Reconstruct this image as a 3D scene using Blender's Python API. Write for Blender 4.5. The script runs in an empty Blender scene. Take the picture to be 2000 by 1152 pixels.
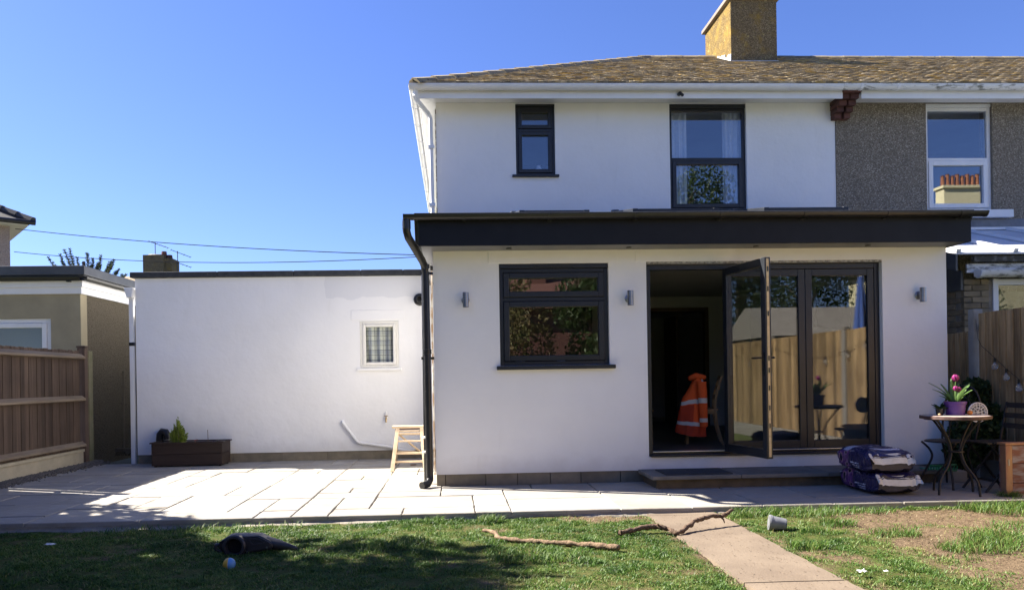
import bpy, bmesh, math, random
import numpy as np
from mathutils import Vector, Matrix, noise
S = bpy.context.scene
COL = S.collection
rnd = random.Random(7)
R = math.radians

# ---------------------------------------------------------------- camera
YAW = math.atan(.045); ROLL = .016
cd = bpy.data.cameras.new('camera'); cam = bpy.data.objects.new('camera', cd); COL.objects.link(cam)
cd.sensor_fit = 'HORIZONTAL'; cd.sensor_width = 36; cd.lens = 27.0
cd.shift_x = .022; cd.shift_y = .081; cd.clip_start = .05; cd.clip_end = 2000
fw = Vector((math.sin(YAW), math.cos(YAW), 0)); r0 = Vector((math.cos(YAW), -math.sin(YAW), 0)); u0 = Vector((0, 0, 1))
rx = r0 * math.cos(ROLL) - u0 * math.sin(ROLL); ux = r0 * math.sin(ROLL) + u0 * math.cos(ROLL)
M4 = Matrix((rx, ux, -fw)).transposed().to_4x4(); M4.translation = Vector((0, -8.4, 1.17))
cam.matrix_world = M4
S.camera = cam

# ---------------------------------------------------------------- sky, sun, exposure
SUN_AZ, SUN_EL = R(21), R(41)            # sun stands left of the house and a little behind its rear wall
to_sun = Vector((-math.cos(SUN_AZ) * math.cos(SUN_EL), math.sin(SUN_AZ) * math.cos(SUN_EL), math.sin(SUN_EL)))
W = bpy.data.worlds.new('World'); S.world = W; W.use_nodes = True
wn = W.node_tree.nodes; wl = W.node_tree.links; wn.clear()
sky = wn.new('ShaderNodeTexSky'); sky.sky_type = 'NISHITA'; sky.sun_disc = False
sky.sun_elevation = SUN_EL; sky.sun_rotation = math.atan2(to_sun.x, to_sun.y)
sky.altitude = 0; sky.air_density = 1.0; sky.dust_density = .4; sky.ozone_density = 1.5
bg = wn.new('ShaderNodeBackground'); bg.inputs[1].default_value = .052
wo = wn.new('ShaderNodeOutputWorld'); tint = wn.new('ShaderNodeMix'); tint.data_type = 'RGBA'; tint.blend_type = 'MULTIPLY'; tint.inputs[0].default_value = 1; tint.inputs[7].default_value = (.50, .60, 1, 1)   # white balance of the sky
wl.new(sky.outputs[0], tint.inputs[6]); wl.new(tint.outputs[2], bg.inputs[0]); wl.new(bg.outputs[0], wo.inputs[0])
sd = bpy.data.lights.new('sun', 'SUN'); sd.energy = 5.0; sd.angle = R(.53); sd.color = (1, .93, .82)
sun = bpy.data.objects.new('sun', sd); COL.objects.link(sun)
sun.rotation_euler = to_sun.to_track_quat('Z', 'Y').to_euler(); sun.location = (-20, 10, 30)
S.view_settings.view_transform = 'Standard'; S.view_settings.look = 'None'
S.view_settings.exposure = 2.05; S.view_settings.gamma = 1
S.render.engine = 'CYCLES'
S.cycles.max_bounces = 8; S.cycles.transparent_max_bounces = 12; S.cycles.diffuse_bounces = 4

# ---------------------------------------------------------------- materials
def nodes(name):
    m = bpy.data.materials.new(name); m.use_nodes = True
    n = m.node_tree.nodes; l = m.node_tree.links
    return m, n, l, n['Principled BSDF'], n['Material Output']
def pos(n, l, scale=(1, 1, 1)):
    g = n.new('ShaderNodeNewGeometry'); mp = n.new('ShaderNodeMapping'); mp.inputs['Scale'].default_value = scale
    l.new(g.outputs['Position'], mp.inputs[0]); return mp.outputs[0]
def nz(n, l, v, scale, detail=4, rough=.6):
    t = n.new('ShaderNodeTexNoise'); t.inputs['Scale'].default_value = scale; t.inputs['Detail'].default_value = detail
    t.inputs['Roughness'].default_value = rough; l.new(v, t.inputs['Vector']); return t.outputs[0]
def ramp(n, l, f, stops):
    r = n.new('ShaderNodeValToRGB'); e = r.color_ramp.elements
    while len(e) < len(stops): e.new(.5)
    for q, (p, c) in zip(e, stops):
        q.position = p; q.color = (c, c, c, 1) if isinstance(c, (int, float)) else (*c, 1)
    l.new(f, r.inputs[0]); return r.outputs[0]
def mix(n, l, f, a, b, mode='MIX'):
    x = n.new('ShaderNodeMix'); x.data_type = 'RGBA'; x.blend_type = mode
    for s, v in ((0, f), (6, a), (7, b)):
        if isinstance(v, (int, float)): x.inputs[s].default_value = v
        elif isinstance(v, tuple): x.inputs[s].default_value = (*v, 1)
        else: l.new(v, x.inputs[s])
    return x.outputs[2]
def bump(n, l, h, strength, dist, base=None):
    b = n.new('ShaderNodeBump'); b.inputs['Strength'].default_value = strength; b.inputs['Distance'].default_value = dist
    l.new(h, b.inputs['Height'])
    if base: l.new(base, b.inputs['Normal'])
    return b.outputs[0]
def mk(name, c1, c2=None, sc=4, rough=.7, bs=0, bsc=60, bd=.004, metal=0, stretch=(1, 1, 1), rvar=0, spec=.5, lo=.35, hi=.65, speck=None):
    """two-tone noise colour, fine relief, and a lightness that differs from piece to piece"""
    m, n, l, p, o = nodes(name)
    v = pos(n, l, stretch)
    c = (*c1, 1)
    if c2:
        c = mix(n, l, ramp(n, l, nz(n, l, v, sc, 6), [(lo, 0.), (hi, 1.)]), c1, c2)
    if speck:
        c = mix(n, l, ramp(n, l, nz(n, l, v, speck[1], 3), [(speck[2], 0.), (speck[2] + .06, 1.)]), c if c2 else c1, speck[0])
    if rvar:
        oi = n.new('ShaderNodeObjectInfo'); mr = n.new('ShaderNodeMapRange')
        mr.inputs[3].default_value = 1 - rvar; mr.inputs[4].default_value = 1 + rvar
        l.new(oi.outputs['Random'], mr.inputs[0])
        cb = n.new('ShaderNodeCombineColor')
        for i in range(3): l.new(mr.outputs[0], cb.inputs[i])
        c = mix(n, l, 1., c if not isinstance(c, tuple) or len(c) == 3 else c[:3], cb.outputs[0], 'MULTIPLY')
    if isinstance(c, tuple): p.inputs['Base Color'].default_value = c if len(c) == 4 else (*c, 1)
    else: l.new(c, p.inputs['Base Color'])
    p.inputs['Roughness'].default_value = rough; p.inputs['Metallic'].default_value = metal
    p.inputs['Specular IOR Level'].default_value = spec
    if bs: l.new(bump(n, l, nz(n, l, v, bsc, 4), bs, bd), p.inputs['Normal'])
    return m

def wall_paint(name, c, d, patch=False):
    m, n, l, p, o = nodes(name); v = pos(n, l)
    col = mix(n, l, ramp(n, l, nz(n, l, v, .7, 5), [(.4, 0.), (.7, 1.)]), c, d)
    st = nz(n, l, pos(n, l, (3, 3, .5)), 2.2, 6)
    col = mix(n, l, ramp(n, l, st, [(.62, 0.), (.85, .22)]), col, (.62, .6, .55))
    sp = nz(n, l, v, 38, 2); col = mix(n, l, ramp(n, l, sp, [(.76, 0.), (.79, .5)]), col, (.45, .42, .38))
    sx = n.new('ShaderNodeSeparateXYZ'); g = n.new('ShaderNodeNewGeometry'); l.new(g.outputs['Position'], sx.inputs[0])
    if patch:   # rolled patches of greyer undercoat near the coping
        def edge(axis, at, sign):
            q = n.new('ShaderNodeMath'); q.operation = 'MULTIPLY_ADD'; q.inputs[1].default_value = .22; l.new(nz(n, l, v, 2.5, 3), q.inputs[0]); l.new(sx.outputs[axis], q.inputs[2])
            return ramp(n, l, q.outputs[0], [(0, 0.), (1, 1.)]) if False else q.outputs[0], at, sign
        def step(axis, at, greater):
            q, a_, _ = edge(axis, at, 1); t = n.new('ShaderNodeMath'); t.operation = 'GREATER_THAN' if greater else 'LESS_THAN'; t.inputs[1].default_value = a_; l.new(q, t.inputs[0]); return t.outputs[0]
        m1 = n.new('ShaderNodeMath'); m1.operation = 'MULTIPLY'; l.new(step(2, 2.50, True), m1.inputs[0]); l.new(step(0, -1.75, True), m1.inputs[1])
        m2 = n.new('ShaderNodeMath'); m2.operation = 'MULTIPLY'; m2.inputs[1].default_value = .35; l.new(m1.outputs[0], m2.inputs[0])
        col = mix(n, l, m2.outputs[0], col, (.62, .63, .65))
    # rain splash along the foot of the wall
    ad = n.new('ShaderNodeMath'); ad.operation = 'MULTIPLY_ADD'; ad.inputs[1].default_value = .35; l.new(nz(n, l, v, 5, 5), ad.inputs[0]); l.new(sx.outputs[2], ad.inputs[2])
    col = mix(n, l, ramp(n, l, ad.outputs[0], [(.24, .4), (.5, 0.)]), col, (.55, .5, .43))
    l.new(col, p.inputs['Base Color']); p.inputs['Roughness'].default_value = .85; p.inputs['Specular IOR Level'].default_value = .25
    b1 = bump(n, l, nz(n, l, v, 2.2, 5), .55, .03)
    l.new(bump(n, l, nz(n, l, v, 120, 3), .25, .002, b1), p.inputs['Normal'])
    return m
def pebble(name, cols, lichen=0., grey=1.):
    m, n, l, p, o = nodes(name); v = pos(n, l)
    vo = n.new('ShaderNodeTexVoronoi'); vo.inputs['Scale'].default_value = 72; l.new(v, vo.inputs['Vector'])
    sp = n.new('ShaderNodeSeparateColor'); l.new(vo.outputs['Color'], sp.inputs[0])
    c = ramp(n, l, sp.outputs[0], [(0, cols[0]), (.45, cols[1]), (.8, cols[2]), (1, cols[3])])
    c = mix(n, l, ramp(n, l, vo.outputs['Distance'], [(.45, 0.), (.8, .7)]), c, tuple(x * .4 for x in cols[0]))
    c = mix(n, l, ramp(n, l, nz(n, l, v, 1.3, 5), [(.4, 0.), (.7, .35)]), c, cols[0])
    if lichen:
        c = mix(n, l, ramp(n, l, nz(n, l, v, 3.2, 8, .7), [(.62 - lichen * .4, 0.), (.78 - lichen * .35, .9)]), c, (.25, .165, .035))
        c = mix(n, l, ramp(n, l, nz(n, l, v, 14, 6, .7), [(.6, 0.), (.68, .7)]), c, (.42, .37, .14))
    l.new(c, p.inputs['Base Color']); p.inputs['Roughness'].default_value = .95; p.inputs['Specular IOR Level'].default_value = .2
    iv = n.new('ShaderNodeMath'); iv.operation = 'SUBTRACT'; iv.inputs[0].default_value = 1; l.new(vo.outputs['Distance'], iv.inputs[1])
    l.new(bump(n, l, iv.outputs[0], .9, .008), p.inputs['Normal'])
    return m
def glass(name, tint=(.97, .985, .98), f0=.06):
    """thin clear sheet: Schlick reflection on each face, the same from both sides, clear through"""
    m, n, l, p, o = nodes(name); n.remove(p)
    ge = n.new('ShaderNodeNewGeometry'); dt = n.new('ShaderNodeVectorMath'); dt.operation = 'DOT_PRODUCT'; l.new(ge.outputs['Normal'], dt.inputs[0]); l.new(ge.outputs['Incoming'], dt.inputs[1])
    def M(op, *v):
        q = n.new('ShaderNodeMath'); q.operation = op
        for i, w in enumerate(v):
            if isinstance(w, (int, float)): q.inputs[i].default_value = w
            else: l.new(w, q.inputs[i])
        return q.outputs[0]
    c = M('ABSOLUTE', dt.outputs['Value']); f = M('MULTIPLY_ADD', M('POWER', M('SUBTRACT', 1., c), 5.), 1 - f0, f0)
    t = n.new('ShaderNodeBsdfTransparent'); t.inputs[0].default_value = (*tint, 1)
    g = n.new('ShaderNodeBsdfGlossy'); g.inputs['Roughness'].default_value = 0
    l.new(bump(n, l, nz(n, l, pos(n, l), 1.1, 1), .012, .02), g.inputs['Normal'])
    x = n.new('ShaderNodeMixShader'); l.new(f, x.inputs[0]); l.new(t.outputs[0], x.inputs[1]); l.new(g.outputs[0], x.inputs[2])
    l.new(x.outputs[0], o.inputs[0]); return m
def attr_mat(name, rough=.6, attr='Col', bs=0, bsc=40, spec=.5):
    m, n, l, p, o = nodes(name); a = n.new('ShaderNodeAttribute'); a.attribute_name = attr
    l.new(a.outputs['Color'], p.inputs['Base Color']); p.inputs['Roughness'].default_value = rough; p.inputs['Specular IOR Level'].default_value = spec
    if bs: l.new(bump(n, l, nz(n, l, pos(n, l), bsc, 4), bs, .01), p.inputs['Normal'])
    return m
def leaf_mat(name, c1, c2, c3, sc=2, rough=.5, trans=.35):
    m, n, l, p, o = nodes(name); v = pos(n, l)
    c = mix(n, l, ramp(n, l, nz(n, l, v, sc, 3), [(.35, 0.), (.65, 1.)]), c1, c2)
    c = mix(n, l, ramp(n, l, nz(n, l, v, sc * 9, 2), [(.55, 0.), (.7, .8)]), c, c3)
    l.new(c, p.inputs['Base Color']); p.inputs['Roughness'].default_value = rough; p.inputs['Specular IOR Level'].default_value = .3
    t = n.new('ShaderNodeBsdfTranslucent'); l.new(c, t.inputs[0]); x = n.new('ShaderNodeMixShader'); x.inputs[0].default_value = trans
    l.new(p.outputs[0], x.inputs[1]); l.new(t.outputs[0], x.inputs[2]); l.new(x.outputs[0], o.inputs[0]); return m
def wood(name, c1, c2, axis='Z', rough=.75, rvar=.15, bs=.4, knots=True):
    m, n, l, p, o = nodes(name)
    s = {'Z': (14, 14, .9), 'X': (.9, 14, 14), 'Y': (14, .9, 14)}[axis]
    tc = n.new('ShaderNodeTexCoord'); oi = n.new('ShaderNodeObjectInfo')
    ad = n.new('ShaderNodeVectorMath'); ad.operation = 'MULTIPLY_ADD'; ad.inputs[1].default_value = s
    cb = n.new('ShaderNodeCombineXYZ'); ml = n.new('ShaderNodeMath'); ml.operation = 'MULTIPLY'; ml.inputs[1].default_value = 70
    l.new(oi.outputs['Random'], ml.inputs[0])
    for i in range(3): l.new(ml.outputs[0], cb.inputs[i])
    g = n.new('ShaderNodeNewGeometry'); l.new(g.outputs['Position'], ad.inputs[0]); l.new(cb.outputs[0], ad.inputs[2])
    f = nz(n, l, ad.outputs[0], 1.6, 6, .65)
    c = mix(n, l, ramp(n, l, f, [(.3, 0.), (.7, 1.)]), c1, c2)
    c = mix(n, l, ramp(n, l, nz(n, l, pos(n, l), 1.4, 4), [(.45, 0.), (.75, .45)]), c, tuple(x * .55 for x in c1))
    mr = n.new('ShaderNodeMapRange'); mr.inputs[3].default_value = 1 - rvar; mr.inputs[4].default_value = 1 + rvar; l.new(oi.outputs['Random'], mr.inputs[0])
    cc = n.new('ShaderNodeCombineColor')
    for i in range(3): l.new(mr.outputs[0], cc.inputs[i])
    c = mix(n, l, 1., c, cc.outputs[0], 'MULTIPLY')
    l.new(c, p.inputs['Base Color']); p.inputs['Roughness'].default_value = rough; p.inputs['Specular IOR Level'].default_value = .3
    l.new(bump(n, l, f, bs, .004), p.inputs['Normal']); return m

MT = {}
MT['white'] = wall_paint('white_masonry_paint', (.875, .865, .845), (.82, .81, .785))
MT['garwhite'] = wall_paint('garage_masonry_paint', (.875, .87, .855), (.815, .81, .79), True)
MT['pebble'] = pebble('pebbledash', [(.19, .16, .12), (.26, .22, .165), (.33, .285, .215), (.5, .44, .35)])
MT['chimney'] = pebble('chimney_pebbledash', [(.12, .095, .055), (.17, .135, .075), (.22, .175, .1), (.32, .27, .17)], .22)
MT['lichen'] = pebble('lichened_pebbledash', [(.1, .07, .03), (.16, .105, .035), (.2, .135, .045), (.27, .2, .09)], .4)
MT['neighrender'] = mk('beige_render', (.36, .31, .2), (.3, .26, .17), 3, .9, .4, 90)
MT['neighside'] = pebble('alley_shade_roughcast', [(.1, .085, .06), (.115, .098, .07), (.13, .11, .08), (.155, .135, .1)])  # side wall colour darkened for the shade of the alley
MT['pinkrender'] = pebble('pink_roughcast', [(.3, .23, .19), (.38, .3, .25), (.44, .36, .3), (.5, .42, .36)])
MT['upvc'] = mk('white_plastic', (.8, .8, .8), (.74, .74, .73), 3, .35, .1, 30)
MT['upvcdirty'] = mk('weathered_white_plastic', (.74, .74, .72), (.2, .2, .17), 7, .5, .1, 30, stretch=(1, 1, 3), lo=.5, hi=.66)
MT['anth'] = mk('anthracite_frame', (.011, .0135, .019), (.016, .019, .025), 6, .4, .05, 200)
MT['anthfascia'] = mk('anthracite_fascia_board', (.006, .007, .010), (.010, .0115, .015), 3, .5, .06, 30, spec=.25)
MT['black'] = mk('black_plastic_pipe', (.012, .012, .013), (.02, .02, .02), 8, .28, .05, 60, speck=((.35, .33, .3), 60, .68))
MT['blackp'] = mk('black_plastic', (.012, .012, .013), (.018, .018, .02), 8, .35)
MT['felt'] = mk('dark_roofing_felt', (.03, .033, .037), (.055, .058, .062), 9, .85, .5, 150, speck=((.2, .2, .19), 30, .7))
MT['lead'] = mk('grey_lead', (.12, .135, .16), (.2, .21, .23), 5, .55, .2, 20)
MT['zinc'] = mk('grey_trim', (.06, .065, .07), (.085, .09, .095), 5, .5, .1, 40)
MT['mortar'] = mk('mortar', (.3, .27, .22), (.2, .175, .14), 9, .95, .7, 60)
MT['joint'] = mk('slab_joint_mortar', (.075, .062, .048), (.12, .1, .078), 7, .95, .6, 80)
MT['lath'] = mk('galvanised_lath', (.5, .48, .42), (.12, .11, .1), 30, .6, .4, 80)
MT['plinth'] = mk('concrete_block', (.25, .21, .145), (.18, .155, .11), 6, .95, .6, 90, rvar=.12)
MT['conc'] = mk('concrete', (.36, .33, .29), (.28, .255, .22), 5, .92, .5, 80, rvar=.05)
MT['gravelboard'] = mk('cream_concrete', (.5, .44, .31), (.4, .35, .25), 5, .9, .3, 60)
MT['brickred'] = mk('dark_red_brick', (.14, .055, .04), (.09, .04, .032), 12, .9, .5, 90, rvar=.3)
MT['brickyel'] = mk('stock_brick', (.3, .235, .14), (.2, .16, .105), 9, .92, .5, 90, rvar=.3)
MT['steel'] = mk('brushed_steel', (.36, .36, .37), (.26, .26, .27), 6, .35, 0, metal=1, stretch=(1, 1, 30))
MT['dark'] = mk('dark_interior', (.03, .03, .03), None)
MT['inwall'] = mk('grey_interior_wall', (.48, .48, .46), (.44, .44, .42), 2, .9)
MT['infloor'] = mk('interior_tile_floor', (.13, .115, .1), (.09, .08, .07), 3, .5)
MT['interiorwood'] = wood('dark_interior_wood', (.08, .05, .03), (.12, .075, .04))
MT['curtain'] = mk('white_curtain', (.72, .73, .76), (.62, .63, .67), 20, .9)
MT['glass'] = glass('window_glass'); MT['glassup'] = glass('upper_window_glass', (.9, .93, .96), .15)
MT['glassdark'] = glass('door_glass', (.93, .95, .95), .07)
MT['glasskit'] = glass('kitchen_glass', (.9, .92, .92), .12)
MT['alu'] = mk('aluminium', (.6, .6, .6), (.5, .5, .5), 5, .35, metal=.8)
MT['gold'] = mk('sun_brightened_wood_strip', (.8, .6, .3), (.66, .47, .22), 4, .5, stretch=(1, 1, 8))  # golden wood, its colour brightened to look sunlit
MT['rustmetal'] = mk('dark_iron', (.01, .009, .009), (.022, .015, .012), 25, .6, .3, 90)
MT['slate'] = mk('slate_mat', (.03, .033, .038), (.045, .048, .053), 20, .95, .6, 200)
MT['plywood'] = wood('weathered_pine', (.5, .36, .21), (.62, .47, .3), 'Z', .7, .1)
MT['slatwood'] = wood('dark_fence_slat', (.062, .04, .028), (.125, .088, .062), 'Z', .8, .3, .6)
MT['railwood'] = wood('grey_fence_rail', (.19, .14, .09), (.3, .24, .165), 'Y', .85, .1, .6)
MT['postwood'] = wood('brown_fence_post', (.085, .052, .038), (.16, .112, .08), 'Z', .8, .2)
MT['mossypost'] = mk('mossy_concrete_post', (.2, .18, .11), (.14, .14, .07), 6, .95, .5, 60)
MT['board'] = wood('featheredge_board', (.19, .115, .05), (.55, .385, .2), 'Z', .8, .4, .9)
MT['planterwood'] = wood('dark_stained_planter', (.032, .021, .017), (.055, .036, .028), 'X', .6, .15, .4)
MT['chestwood'] = mk('flaking_painted_timber', (.21, .085, .055), (.3, .26, .26), 6, .75, .4, 40, stretch=(.8, 1, 3), lo=.45, hi=.6, rvar=.25)
MT['chestpost'] = mk('bare_orange_timber', (.42, .24, .11), (.3, .13, .08), 7, .75, .3, 40, stretch=(2, 2, .6))
MT['soil'] = mk('potting_soil', (.03, .022, .016), (.06, .045, .03), 30, 1, 1, 60)
MT['bark'] = mk('stick_bark', (.13, .08, .048), (.25, .17, .1), 26, .9, 1, 70, bd=.01)
MT['bark2'] = mk('dark_stick_bark', (.075, .045, .028), (.15, .095, .06), 26, .9, 1, 70, bd=.01)
MT['trunk'] = mk('tree_bark', (.09, .07, .05), (.15, .12, .09), 12, .95, .9, 20, bd=.02)
MT['cable'] = mk('dark_overhead_cable', (.025, .025, .028), None, rough=1, spec=0)
MT['wire'] = mk('grey_cable', (.08, .08, .085), None)

# ---------------------------------------------------------------- mesh helpers
class MB:
    def __init__(s): s.v = []; s.f = []; s.c = None
    def add(s, vs, fs):
        b = len(s.v); s.v += [tuple(q) for q in vs]; s.f += [tuple(b + i for i in f) for f in fs]; return s
    def box(s, x0, x1, y0, y1, z0, z1):
        return s.add([(x, y, z) for z in (z0, z1) for y in (y0, y1) for x in (x0, x1)],
                     [(0, 2, 3, 1), (4, 5, 7, 6), (0, 1, 5, 4), (2, 6, 7, 3), (0, 4, 6, 2), (1, 3, 7, 5)])
    def obox(s, c, size, mat3=None):
        """box of a size about a centre, turned by a 3x3 matrix"""
        mat3 = mat3 or Matrix.Identity(3); c = Vector(c)
        vs = [c + mat3 @ Vector((x * size[0] / 2, y * size[1] / 2, z * size[2] / 2)) for z in (-1, 1) for y in (-1, 1) for x in (-1, 1)]
        return s.add(vs, [(0, 2, 3, 1), (4, 5, 7, 6), (0, 1, 5, 4), (2, 6, 7, 3), (0, 4, 6, 2), (1, 3, 7, 5)])
    def beam(s, a, b, w, h, up=(0, 0, 1)):
        a, b = Vector(a), Vector(b); d = (b - a); L = d.length; d.normalize(); u = Vector(up)
        if abs(d.dot(u)) > .98: u = Vector((0, 1, 0))
        sx = d.cross(u).normalized(); uu = sx.cross(d)
        return s.obox((a + b) / 2, (w, L, h), Matrix((sx, d, uu)).transposed())
    def prism(s, poly, axis, a, b):
        """polygon in the two other axes, drawn out along an axis"""
        def P(u, v, w): return {'X': (w, u, v), 'Y': (u, w, v), 'Z': (u, v, w)}[axis]
        n = len(poly); vs = [P(u, v, a) for u, v in poly] + [P(u, v, b) for u, v in poly]
        return s.add(vs, [tuple(range(n)), tuple(range(2 * n - 1, n - 1, -1))] + [(i, i + n, (i + 1) % n + n, (i + 1) % n) for i in range(n)])
    def tube(s, pts, r, seg=8, cap=True, squash=1):
        pts = [Vector(p) for p in pts]; n = len(pts); rs = r if isinstance(r, (list, tuple)) else [r] * n
        base = len(s.v); up = Vector((0, 0, 1)); prev = None
        for i, p in enumerate(pts):
            d = (pts[min(i + 1, n - 1)] - pts[max(i - 1, 0)]).normalized()
            if prev is None:
                q = up if abs(d.dot(up)) < .9 else Vector((0, 1, 0)); x = d.cross(q).normalized()
            else: x = (prev - d * prev.dot(d)).normalized()
            prev = x; y = d.cross(x)
            for k in range(seg):
                t = 2 * math.pi * k / seg; s.v.append(tuple(p + x * (math.cos(t) * rs[i]) + y * (math.sin(t) * rs[i] * squash)))
        for i in range(n - 1):
            for k in range(seg):
                a = base + i * seg + k; b = base + i * seg + (k + 1) % seg; s.f.append((a, b, b + seg, a + seg))
        if cap:
            s.f.append(tuple(base + k for k in range(seg - 1, -1, -1))); s.f.append(tuple(base + (n - 1) * seg + k for k in range(seg)))
        return s
    def lathe(s, prof, c=(0, 0, 0), seg=20, m3=None):
        """profile of (radius, height) turned about the local z axis"""
        c = Vector(c); m3 = m3 or Matrix.Identity(3); base = len(s.v); n = len(prof)
        for r, z in prof:
            for k in range(seg):
                t = 2 * math.pi * k / seg; s.v.append(tuple(c + m3 @ Vector((r * math.cos(t), r * math.sin(t), z))))
        for i in range(n - 1):
            for k in range(seg):
                a = base + i * seg + k; b = base + i * seg + (k + 1) % seg; s.f.append((a, b, b + seg, a + seg))
        if prof[0][0] > 1e-5: s.f.append(tuple(base + k for k in range(seg - 1, -1, -1)))
        if prof[-1][0] > 1e-5: s.f.append(tuple(base + (n - 1) * seg + k for k in range(seg)))
        return s
    def grid(s, fn, nu, nv, col=None):
        base = len(s.v)
        for j in range(nv + 1):
            for i in range(nu + 1):
                s.v.append(tuple(fn(i / nu, j / nv)))
                if col:
                    if s.c is None: s.c = []
                    s.c.append(col(i / nu, j / nv))
        for j in range(nv):
            for i in range(nu):
                a = base + j * (nu + 1) + i; s.f.append((a, a + 1, a + nu + 2, a + nu + 1))
        return s
    def mesh(s, name, mat, smooth=False):
        me = bpy.data.meshes.new(name); me.from_pydata(s.v, [], s.f)
        bm = bmesh.new(); bm.from_mesh(me); bmesh.ops.recalc_face_normals(bm, faces=bm.faces); bm.to_mesh(me); bm.free()
        if mat: me.materials.append(mat)
        if smooth:
            me.polygons.foreach_set('use_smooth', [True] * len(me.polygons))
            if smooth == 'auto': me.set_sharp_from_angle(angle=R(40))
        if s.c and len(s.c) == len(s.v):
            a = me.color_attributes.new('Col', 'FLOAT_COLOR', 'POINT')
            a.data.foreach_set('color', [q for c in s.c for q in (*c, 1)])
        me.update(); return me
    def build(s, name, mat, parent=None, bevel=0, smooth=False, label=None):
        return link(name, s.mesh(name, mat, smooth), parent, bevel, label)
def link(name, me, parent=None, bevel=0, label=None, loc=None):
    o = bpy.data.objects.new(name, me); COL.objects.link(o)
    if parent:
        o.parent = parent
        root = parent
        if root.type == 'EMPTY' and loc is None: o.matrix_parent_inverse = Matrix.Translation(-root.location)
        elif root.type == 'EMPTY': o.matrix_parent_inverse = Matrix.Translation(-root.location)
    if loc is not None: o.location = loc
    if bevel:
        b = o.modifiers.new('edge', 'BEVEL'); b.width = bevel; b.segments = 2; b.limit_method = 'ANGLE'
    if label: o['label'] = label
    return o
def thing(name, label, cat, loc=(0, 0, 0), group=None):
    o = bpy.data.objects.new(name, None); COL.objects.link(o); o.location = loc; o.empty_display_size = .1
    o['label'] = label; o['category'] = cat
    if group: o['group'] = group
    return o
def tag(o, label, cat, group=None, kind=None):
    o['label'] = label; o['category'] = cat
    if group: o['group'] = group
    if kind: o['kind'] = kind
    return o
def struct(o): o['kind'] = 'structure'; return o
def copy_tree(root, shift):
    r = root.copy(); COL.objects.link(r); r.location = root.location + Vector(shift)
    for ch in root.children:
        c = ch.copy(); COL.objects.link(c); c.parent = r
        for g in ch.children:
            d = g.copy(); COL.objects.link(d); d.parent = c
    return r
def wall_holes(mb, x0, x1, z0, z1, y0, y1, holes):
    """a wall in the x-z plane, y0 its outer face, with real openings (x0,x1,z0,z1)"""
    xs = sorted({x0, x1, *[h[0] for h in holes], *[h[1] for h in holes]}); zs = sorted({z0, z1, *[h[2] for h in holes], *[h[3] for h in holes]})
    def solid(i, j):
        if i < 0 or j < 0 or i >= len(xs) - 1 or j >= len(zs) - 1: return False
        cx = (xs[i] + xs[i + 1]) / 2; cz = (zs[j] + zs[j + 1]) / 2
        return not any(h[0] < cx < h[1] and h[2] < cz < h[3] for h in holes)
    for i in range(len(xs) - 1):
        for j in range(len(zs) - 1):
            if not solid(i, j): continue
            a, b, c, d = xs[i], xs[i + 1], zs[j], zs[j + 1]
            mb.add([(a, y0, c), (b, y0, c), (b, y0, d), (a, y0, d)], [(0, 1, 2, 3)]); mb.add([(a, y1, c), (b, y1, c), (b, y1, d), (a, y1, d)], [(3, 2, 1, 0)])
            if not solid(i - 1, j): mb.add([(a, y0, c), (a, y0, d), (a, y1, d), (a, y1, c)], [(0, 1, 2, 3)])
            if not solid(i + 1, j): mb.add([(b, y0, c), (b, y1, c), (b, y1, d), (b, y0, d)], [(0, 1, 2, 3)])
            if not solid(i, j - 1): mb.add([(a, y0, c), (a, y1, c), (b, y1, c), (b, y0, c)], [(0, 1, 2, 3)])
            if not solid(i, j + 1): mb.add([(a, y0, d), (b, y0, d), (b, y1, d), (a, y1, d)], [(0, 1, 2, 3)])
    return mb
def frame(mb, x0, x1, z0, z1, y0, y1, w, wt=None, wb=None):
    wt = wt or w; wb = wb or w
    mb.box(x0, x0 + w, y0, y1, z0, z1); mb.box(x1 - w, x1, y0, y1, z0, z1)
    mb.box(x0 + w, x1 - w, y0 + .001, y1 - .001, z1 - wt, z1 - .001); mb.box(x0 + w, x1 - w, y0 + .001, y1 - .001, z0 + .001, z0 + wb); return mb
def window(parent, x0, x1, z0, z1, y, fm, split, sill=None, fwid=.055, gl='glass', toph=.0, sash=(True, True), label=None, sillm=None):
    """outer frame set in a wall whose face is y, a transom at split, a sash and a pane in each light"""
    w = MB(); ya, yb = y + .05, y + .12
    frame(w, x0, x1, z0, z1 - toph, ya, yb, fwid * .75)
    if toph: w.box(x0, x1, ya - .02, yb, z1 - toph, z1)
    w.box(x0 + fwid * .75, x1 - fwid * .75, ya + .001, yb - .001, split - .022, split + .022)
    wo = w.build('window', fm, parent, .004, label=label)
    lights = [(x0 + fwid * .75 + .002, x1 - fwid * .75 - .002, split + .024, z1 - toph - fwid * .75 - .002), (x0 + fwid * .75 + .002, x1 - fwid * .75 - .002, z0 + fwid * .75 + .002, split - .024)]
    for (a, b, c, d), has in zip(lights, sash):
        k = .002
        if has:
            k = fwid; frame(MB(), 0, 1, 0, 1, 0, 1, .1)
            frame(MB(), 0, 1, 0, 1, 0, 1, .1); fm_ = frame(MB(), a, b, c, d, ya - .016, yb - .02, fwid); fm_.build('sash', fm, wo, .006)
        MB().box(a + k - .008, b - k + .008, ya + .025, ya + .031, c + k - .008, d - k + .008).build('pane', MT[gl], wo)
    if sill:
        MB().box(sill[0], sill[1], y - sill[4], ya - .002, sill[2], sill[3]).build('sill', sillm or fm, wo, .006)
    return wo

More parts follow.
